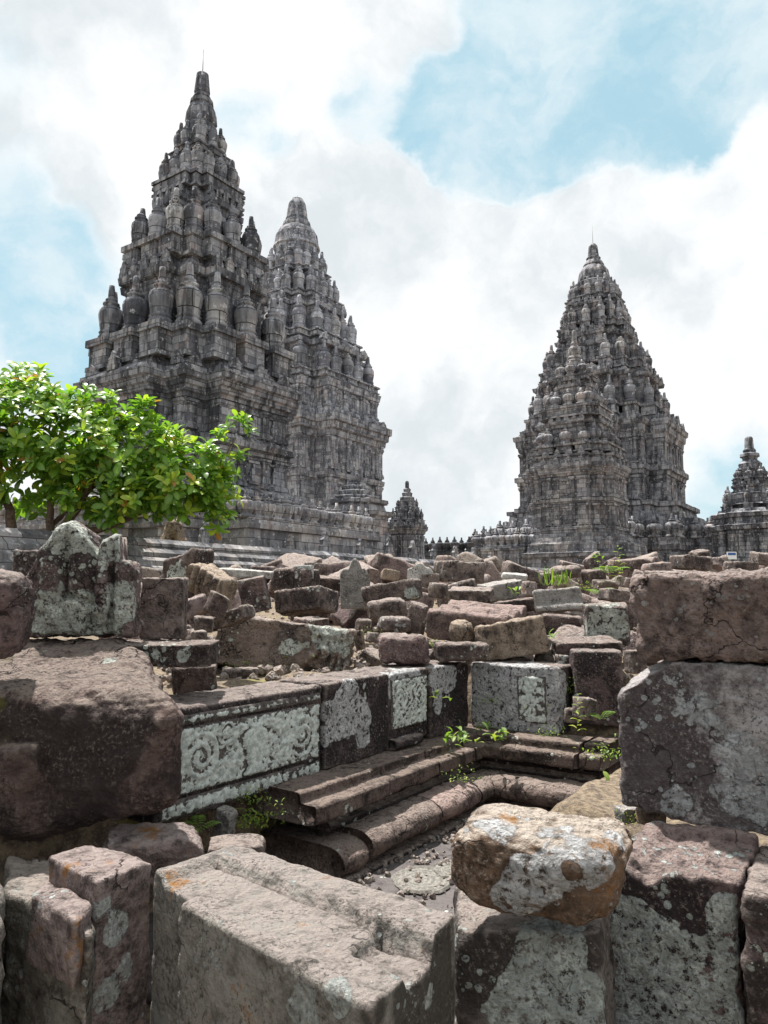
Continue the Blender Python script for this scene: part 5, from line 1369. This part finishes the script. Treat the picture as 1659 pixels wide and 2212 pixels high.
# smaller rubble filling the slopes
FILL = [stone_mat(base=b, lichen=l, spots=.5, crust=c) for b, l, c in (((.17, .12, .11), .2, .5), ((.21, .155, .14), .3, .35), ((.13, .09, .088), .2, .65), ((.23, .19, .16), .35, .3))]
rf = random.Random(11)
def in_pit(x, y):
    d = np.array([x, y]) - PC[:2]; s, t = d @ N2, d @ U2
    return max(-s - .75, t - .75) < 0
cnt = 0; tries = 0
while cnt < 225 and tries < 6000:
    tries += 1
    Y = 5.4 + 15 * rf.random() ** 1.3
    bx = rf.uniform(-.36, .56); x = bx * Y
    w = np.array([x, Y]) - T1C
    if w @ N2 < 9.2 or in_pit(x, Y): continue
    if 1.5 < x < 1.9 and Y < 5.5: continue
    sz = rf.uniform(.12, .30) * (1 + .05 * Y)
    if Y > 8 : sz *= rf.uniform(1, 1.7)
    g = float(ground_h(np.array([x]), np.array([Y]))[0])
    A, B, H = sz * rf.uniform(.8, 1.5), sz * rf.uniform(.6, 1.1), sz * rf.uniform(.4, .8)
    v, f = stone_geo(box_corners(A, B, H), res=max(.02, .004 * Y), r=.05 * H, amp=.035 * H + .003, chips=7, chip=.95, seed=500 + tries, freq=1.8 / A)
    v = v @ rotm(rf.uniform(0, 360), rf.uniform(-34, 34), rf.uniform(-34, 34)).T
    rise = 0.10 * max(0, Y - 8) * rf.random() * .6
    v = v + np.array([x, Y, g + H * .28 + rise])
    o = place('rubble_stone', 'small loose rubble stone scattered between the larger fallen blocks', 'rubble stone', v, f, FILL[cnt % 4], 'small rubble stones between the fallen blocks'); cnt += 1
# lichen rings on the sunken floor
def ring_mat():
    m, t, b = make_mat('ring_lichen')
    tc = t.new('ShaderNodeTexCoord'); p = tc.outputs['Object']
    r = t.math('ADD', t.vmath('LENGTH', p), t.math('MULTIPLY', t.noise(p, 25.0, 5, .6).outputs['Fac'], 0.05))
    wv = t.math('SINE', t.math('MULTIPLY', r, 210.0)); n = t.noise(p, 90.0, 5, .7).outputs['Fac']
    c = t.mix(t.mr(t.math('ADD', t.math('MULTIPLY', wv, .06), n), 0.38, 0.66), (0.13, 0.12, 0.105), (0.27, 0.255, 0.225))
    t.l.new(c, b.inputs['Base Color']); b.inputs['Roughness'].default_value = .95
    bp = t.new('ShaderNodeBump'); bp.inputs['Distance'].default_value = .008; t.l.new(n, bp.inputs['Height']); t.l.new(bp.outputs[0], b.inputs['Normal'])
    return m
LR = ring_mat()
def ring_lichen(label, x, y, rx, ry):
    c = ZP(x, y, .118); rr = rx / F * c[1]
    V = []; Fc = []; n = 56; m = 26
    for i in range(m + 1):
        q = i / m
        for k in range(n):
            th = 2 * math.pi * k / n
            r = rr * q * (1 + .05 * math.sin(5 * th) + .03 * math.sin(11 * th + 1))
            V.append((r * math.cos(th), r * math.sin(th) * ry, .002 + (.009 * math.exp(-((q - .93) / .05) ** 2) + .0035 * (0.5 + .5 * math.cos(q * 40 + math.sin(th * 7)))) * (q < .999)))
    for i in range(m):
        for k in range(n):
            Fc.append((i * n + k, (i + 1) * n + k, (i + 1) * n + (k + 1) % n, i * n + (k + 1) % n))
    o = mobj('lichen_ring', V, Fc, LR, c); tag(o, label, 'lichen', 'ring shaped lichens on the floor')
ring_lichen('wide ring shaped pale lichen on the sunken floor', 912, 1903, 62, 1.15)
ring_lichen('narrow ring shaped pale lichen touching the boulder', 972, 1880, 36, 1.35)

# ------------------------------------------------------------------ green tree at the left
def leaf_template(n=5, wide=.21):
    V = []; prof = [(.03, .02), (.16, .10), (.40, wide * .8), (.68, wide), (.88, wide * .75), (1.0, .03)]
    for t, w in prof:
        zc = .10 * math.sin(t * 2.6) - .22 * t * t
        V += [(t, -w, zc + w * .30), (t, 0, zc), (t, w, zc + w * .30)]
    Fc = []
    for i in range(len(prof) - 1):
        a = i * 3; Fc += [(a, a + 3, a + 4, a + 1), (a + 1, a + 4, a + 5, a + 2)]
    vein = [0, 1, 0] * len(prof)
    return np.array(V), np.array(Fc), np.array(vein, float)
LT, LTF, LTV = leaf_template()
def leaf_cloud(items):
    """items: (position, direction, up, size, tone)"""
    V, Fc, T, Ve = [], [], [], []
    for k, (p, d, upv, s, tone, *wd) in enumerate(items):
        wd = wd[0] if wd else 1.0
        d = d / np.linalg.norm(d); sd = np.cross(upv, d); sd /= max(1e-6, np.linalg.norm(sd)); up = np.cross(d, sd)
        V.append(p + s * (LT[:, :1] * d + LT[:, 1:2] * wd * sd + LT[:, 2:] * up)); Fc.append(LTF + k * len(LT)); T.append(np.full(len(LT), tone)); Ve.append(LTV)
    return np.concatenate(V), np.concatenate(Fc), np.concatenate(T), np.concatenate(Ve)
def tube_path(pts, radii, n=8):
    V, Fc = [], []
    for i, (p, r) in enumerate(zip(pts, radii)):
        d = np.array(pts[min(i + 1, len(pts) - 1)]) - np.array(pts[max(i - 1, 0)]); d = d / np.linalg.norm(d)
        a = np.cross(d, [0, 1, .2]); a /= np.linalg.norm(a); b = np.cross(d, a)
        for k in range(n):
            th = 2 * math.pi * k / n; V.append(np.array(p) + r * (math.cos(th) * a + math.sin(th) * b))
    for i in range(len(pts) - 1):
        for k in range(n): Fc.append((i * n + k, i * n + (k + 1) % n, (i + 1) * n + (k + 1) % n, (i + 1) * n + k))
    Fc.append(tuple(range(n))[::-1]); Fc.append(tuple((len(pts) - 1) * n + k for k in range(n)))
    return V, Fc
def tree():
    rs = np.random.RandomState(4)
    Y0 = 16.6
    root_p = D(60, 1150, Y0); root_p[2] = 2.5
    root = empty('leafy_tree', root_p); tag(root, 'bushy green tree with big glossy leaves beside the nearest temple', 'tree')
    # crown volumes: picture centre, radii (picture units), distance
    lobes = [(-120, 960, 170, 150, Y0), (20, 925, 120, 105, Y0 - .6), (150, 965, 130, 95, Y0 - .4), (280, 985, 120, 110, Y0), (390, 1020, 90, 95, Y0 - .3), (455, 1060, 55, 60, Y0), (60, 1040, 110, 80, Y0 + .5), (210, 1050, 110, 60, Y0 + .3),
             (340, 1070, 80, 50, Y0 + .2), (505, 1010, 28, 26, Y0 - .2), (512, 928, 26, 26, Y0), (320, 905, 34, 34, Y0 - .5), (80, 835, 50, 42, Y0), (5, 820, 40, 34, Y0 + .3), (200, 880, 55, 35, Y0 - .2), (455, 1108, 32, 20, Y0 + .2), (300, 1105, 34, 18, Y0 + .3), (240, 1112, 24, 18, Y0 + .3), (-60, 860, 90, 60, Y0 + .4), (470, 970, 26, 40, Y0), (130, 880, 60, 40, Y0 - .5), (190, 1085, 60, 30, Y0 - .8), (270, 1085, 50, 36, Y0 - .6), (385, 1095, 40, 28, Y0 - .4), (230, 1125, 18, 12, Y0 - .5), (475, 1120, 20, 14, Y0 - .1)]
    items = []; tips = []
    for (x, y, rx, ry, Y) in lobes:
        c = D(x, y, Y); ax, az = rx / F * Y, ry / F * Y
        nn = max(6, int(86 * ax * az))
        for k in range(nn):
            th, u = rs.uniform(0, 2 * math.pi), rs.uniform(-1, 1)
            rr = rs.uniform(.35, 1.0) ** .5
            dv = np.array([math.cos(th) * math.sqrt(1 - u * u), math.sin(th) * math.sqrt(1 - u * u), u])
            p = c + dv * rr * np.array([ax, min(1.5, ax * .85 + .15), az])
            axis = dv * .65 + np.array([0, -.15, .75]) + rs.normal(0, .25, 3); axis /= np.linalg.norm(axis)
            tips.append((p, axis, rr))
    for p, axis, rr in tips:
        a = np.cross(axis, [0.3, .9, .1]); a /= np.linalg.norm(a); b = np.cross(axis, a)
        nl = rs.randint(7, 11); age = rs.uniform(0, 1)
        young = rs.rand() < .16
        for k in range(nl):
            th = k * 2.4 + rs.uniform(-.3, .3); el = .15 + .75 * k / nl + rs.uniform(-.12, .12)
            d = (math.cos(th) * a + math.sin(th) * b) * math.cos(el) + axis * math.sin(el)
            s = rs.uniform(.17, .40) * (1 - .28 * k / nl)
            tone = .12 + .45 * k / nl + .30 * age + rs.uniform(-.15, .15) + (.30 if young else 0)
            if rs.rand() < .008: tone = 1.0
            elif rs.rand() < .05: tone = rs.uniform(.8, .95)
            elif rs.rand() < .02 and young: tone = 1.0
            items.append((p + axis * .012 * k, d, axis, s, min(tone, .95) if tone < 1 else 1.0))
    V, Fc, T, Ve = leaf_cloud(items)
    cr = mobj('crown', V - root_p, Fc, LEAF, parent=root); attr(cr.data, 'tone', T); attr(cr.data, 'vein', Ve)
    # stems
    stems = [[(28, 1160, Y0), (22, 1105, Y0), (5, 1060, Y0), (-40, 990, Y0)], [(108, 1160, Y0 + .1), (110, 1095, Y0 + .1), (98, 1040, Y0), (90, 940, Y0)], [(120, 1165, Y0), (165, 1100, Y0 - .1), (195, 1050, Y0 - .2), (235, 985, Y0 - .2)],
             [(135, 1160, Y0 + .2), (235, 1138, Y0 + .1), (330, 1095, Y0), (420, 1050, Y0)], [(100, 1150, Y0 + .3), (160, 1085, Y0 + .3), (220, 1040, Y0 + .2), (330, 960, Y0)], [(420, 1050, Y0), (470, 1010, Y0), (510, 945, Y0)]]
    rad = [.13, .10, .12, .10, .07, .03]
    for st, r0 in zip(stems, rad):
        pts = []
        for i in range(len(st) - 1):
            p, q = D(*st[i]), D(*st[i + 1])
            for k in range(4): pts.append(p + (q - p) * k / 4 + rs.normal(0, .012, 3))
        pts.append(D(*st[-1]))
        if st[0][1] > 1140: pts[0][2] = 2.45
        V, Fc = tube_path([p - root_p for p in pts], list(np.linspace(r0, r0 * .35, len(pts))))
        mobj('trunk' if r0 > .05 else 'branch', V, Fc, BARK, parent=root)
tree()

# ------------------------------------------------------------------ weeds and ferns
def weed(label, x, y, Y, size, kind='broad', n=14, z=None, seed=0):
    rs = np.random.RandomState(900 + seed)
    p = D(x, y, Y) if z is None else ZP(x, y, z)
    S = 1.3 * size / F * p[1]
    items = []
    if kind == 'broad':
        for k in range(n):
            th = k * 2.4; el = rs.uniform(.1, 1.1); c = p + np.array([rs.normal(0, .22), rs.normal(0, .12), rs.uniform(0, .45)]) * S
            items.append((c, np.array([math.cos(th) * math.cos(el), math.sin(th) * math.cos(el), math.sin(el)]), np.array([0, 0, 1.]), S * rs.uniform(.3, .52), rs.uniform(.15, .9)))
    elif kind == 'small':
        for k in range(n * 6):
            th = rs.uniform(0, 6.28); el = rs.uniform(-.2, 1.2); c = p + np.array([rs.normal(0, .35), rs.normal(0, .14), abs(rs.normal(0, .22))]) * S
            items.append((c, np.array([math.cos(th) * math.cos(el), math.sin(th) * math.cos(el), math.sin(el)]), np.array([0, 0, 1.]), S * rs.uniform(.07, .14), rs.uniform(.2, .95)))
    elif kind == 'stalk':
        for k in range(n * 2):
            q = k / (n * 2); th = k * 2.4; el = .35
            items.append((p + np.array([.06 * math.sin(q * 3), 0, q]) * S, np.array([math.cos(th) * math.cos(el), math.sin(th) * math.cos(el), math.sin(el)]), np.array([0, 0, 1.]), S * .26 * (1 - .5 * q), rs.uniform(.4, .95)))
    elif kind == 'fern':
        for f in range(max(3, n // 3)):
            a = rs.uniform(0, 6.28); L_ = S * rs.uniform(.7, 1.1)
            for k in range(11):
                q = (k + 1) / 11
                c = p + np.array([math.cos(a) * q * .8, math.sin(a) * q * .8, .75 * q - .55 * q * q]) * L_
                for s in (-1, 1):
                    items.append((c, np.array([math.cos(a + s * 1.2), math.sin(a + s * 1.2), .1]), np.array([0, 0, 1.]), L_ * .24 * math.sin(math.pi * (q * .85 + .1)), rs.uniform(.1, .5)))
    else:                      # grass blades
        for k in range(n * 3):
            th = rs.uniform(0, 6.28); el = rs.uniform(.7, 1.45)
            items.append((p + np.array([rs.normal(0, .3), rs.normal(0, .12), 0]) * S, np.array([math.cos(th) * math.cos(el), math.sin(th) * math.cos(el), math.sin(el)]), np.array([math.cos(th), math.sin(th), .5]), S * rs.uniform(.4, .9), rs.uniform(.3, .8), .16))
    V, Fc, T, Ve = leaf_cloud(items)
    if kind == 'grass':
        pass
    lo = V.min(0)
    o = mobj('weed' if kind != 'fern' else 'fern', V - p, Fc, WEED, p); attr(o.data, 'tone', T); attr(o.data, 'vein', Ve)
    tag(o, label, 'plant')
ZL = .505
for k, a in enumerate([
    ('broad leaved weed rooted at the inner corner of the ledge', 985, 1608, None, 46, 'broad', 14, ZL), ('second broad leaved weed on the ledge, beside the corner', 1012, 1614, None, 34, 'broad', 9, ZL),
    ('broad leaved weed at the foot of the white rosette block', 1070, 1602, None, 42, 'broad', 13, ZL), ('weed hanging in the joint beside the white rosette block', 1042, 1580, 4.95, 46, 'small', 14, None),
    ('tiny weeds climbing the joint above the ledge corner', 1052, 1520, 5.0, 30, 'small', 9, None), ('bright leaf shoot between the scroll relief and the pilaster strips', 948, 1515, 4.75, 34, 'broad', 6, None),
    ('yellow green weed tuft at the left end of the stepped ledge', 545, 1785, 3.4, 66, 'small', 26, None), ('leafy weed on top of the yellow green tuft', 545, 1735, 3.4, 46, 'small', 14, None),
    ('dark fern in the shade under the vase panel', 425, 1800, 3.15, 62, 'fern', 15, None), ('little weed beside the vase panel foot', 686, 1668, 4.0, 24, 'broad', 6, None),
    ('bright grass tuft below the dark slab at left', 410, 1475, 4.3, 52, 'grass', 7, None), ('creeping weed under the ornamented stone', 600, 1455, 5.3, 70, 'small', 26, None), ('creeping weed left of the ornamented stone foot', 530, 1458, 5.2, 50, 'small', 18, None),
    ('small weed patch on the mossy ground near the flat low stone', 790, 1372, 6.0, 26, 'small', 8, None), ('weed between the coping boulder and the low slab', 933, 1400, 5.4, 30, 'small', 8, None),
    ('leafy seedling left of the tall dark block', 1190, 1385, 5.4, 34, 'broad', 7, None), ('climbing weeds beside the white lichened post', 1212, 1500, 5.0, 50, 'small', 18, None), ('weed clump below the white lichened post', 1212, 1545, 4.9, 44, 'small', 14, None),
    ('tall thin stalk on the sandy ground', 1246, 1580, 4.5, 62, 'stalk', 7, None), ('little fern at the foot of the tall dark block', 1300, 1556, 4.6, 40, 'fern', 9, None),
    ('weeds growing down the right end of the stepped ledge', 1312, 1640, 4.2, 52, 'small', 18, None), ('broad leaf weed above the boulder, at the ledge end', 1318, 1722, 3.9, 46, 'broad', 9, None), ('small weed in the crack right of the boulder', 1368, 1778, 2.9, 36, 'small', 10, None),
    ('grass tuft on the grey smooth block', 1190, 1266, 7.1, 40, 'grass', 6, None), ('second grass tuft on the grey smooth block', 1222, 1262, 7.1, 32, 'grass', 5, None), ('fern among the skyline stones', 1318, 1240, 8.2, 44, 'fern', 12, None), ('thin stalk rising above the skyline ferns', 1335, 1255, 8.0, 62, 'stalk', 6, None),
    ('ferns beside the dark cube right of centre', 1285, 1285, 7.3, 44, 'fern', 12, None), ('yellow green weed beside the ferns', 1262, 1275, 7.6, 34, 'small', 10, None), ('small weed on the skyline right of the leaning slab', 1290, 1214, 9.0, 26, 'broad', 7, None),
    ('weed at the foot of the grey brown block', 1112, 1292, 7.8, 28, 'broad', 7, None), ('moss cushion at the left end of the round moulding', 748, 1845, 3.6, 34, 'small', 14, None), ('weeds under the inner corner of the ledge', 1000, 1690, 4.3, 44, 'small', 10, None), ('weed tuft at the foot of the rosette block, right side', 1190, 1592, 4.6, 36, 'small', 12, None)]):
    lab, x, y, Y, sz, kd, n, z = a
    weed(lab, x, y, Y, sz, kd, n, z, k)
# small notice on the far temple base
def notice():
    p = D(1581, 1208, 24); r = empty('notice_board', p, math.radians(4)); tag(r, 'tiny white notice board with a blue band at the far right', 'sign')
    V, Fc = boxes([(-.16, .16, -.012, .012, 0, .24)]); mobj('board', V, Fc, SIGNW, parent=r, smooth=False)
    V, Fc = boxes([(-.13, .13, -.018, -.0125, .13, .21)]); mobj('blue_band', V, Fc, SIGNB, parent=r, smooth=False)
    V, Fc = boxes([(-.02, .02, .013, .04, -1.2, .2)]); mobj('post', V, Fc, ROD, parent=r, smooth=False)
notice()

# gravel and chips on the earth between the stones
def gravel():
    V, Fc = [], []; n = 0; rg = np.random.RandomState(77); cnt = 0
    while cnt < 1500:
        Y = 4.6 + 9 * rg.rand() ** 1.4; x = rg.uniform(-.36, .5) * Y
        w = np.array([x, Y]) - T1C
        d = np.array([x, Y]) - PC[:2]; s_, t_ = d @ N2, d @ U2
        if w @ N2 < 8.9 or max(-s_ - .75, t_ - .5) < 0: continue
        cnt += 1
        P, f = cube_grid(2, 2, 2)
        P = P / np.maximum(1, np.linalg.norm(P, axis=1, keepdims=True) / 1.25)
        r = rg.uniform(.010, .032); P = (P * rg.uniform(.6, 1.2, 3) + rg.uniform(-.18, .18, P.shape)) * r
        P = P @ rotm(*rg.uniform(0, 180, 3)).T
        P += [x, Y, float(ground_h(np.array([x]), np.array([Y]))[0]) + r * .8 + .01]
        V.append(P); Fc.append(f + n); n += len(P)
    for k in range(260):
        P, f = cube_grid(2, 2, 2); P = P / np.maximum(1, np.linalg.norm(P, axis=1, keepdims=True) / 1.25)
        r = rg.uniform(.004, .016); P = (P * rg.uniform(.6, 1.2, 3) + rg.uniform(-.18, .18, P.shape)) * r; P = P @ rotm(*rg.uniform(0, 180, 3)).T
        P += L(.03 + .6 * rg.rand() ** 2.2, rg.uniform(-1.5, -.03), .117 + r * .6)
        V.append(P); Fc.append(f + n); n += len(P)
    o = mobj('gravel', np.concatenate(V), np.concatenate(Fc), FILL[3], smooth=False)
    tag(o, 'stone chips and gravel lying between the fallen blocks and along the mouldings', 'gravel', kind='stuff')
gravel()
# lightning conductor cables down the nearest temple's spire
def cables():
    pin = [c for c in t1.children if c.name.startswith('pinnacle')][0]
    for sgn in (-1, 1):
        q = []
        for k in range(14):
            u = k / 13; q.append(np.array([sgn * (.22 + .75 * u ** 1.3), -sgn * (.22 + .75 * u ** 1.3), 22.4 - 3.2 * u]))
        V, Fc = tube_path(q, [.009] * len(q), 5)
        mobj('conductor_cable', V, Fc, ROD, parent=pin)
cables()
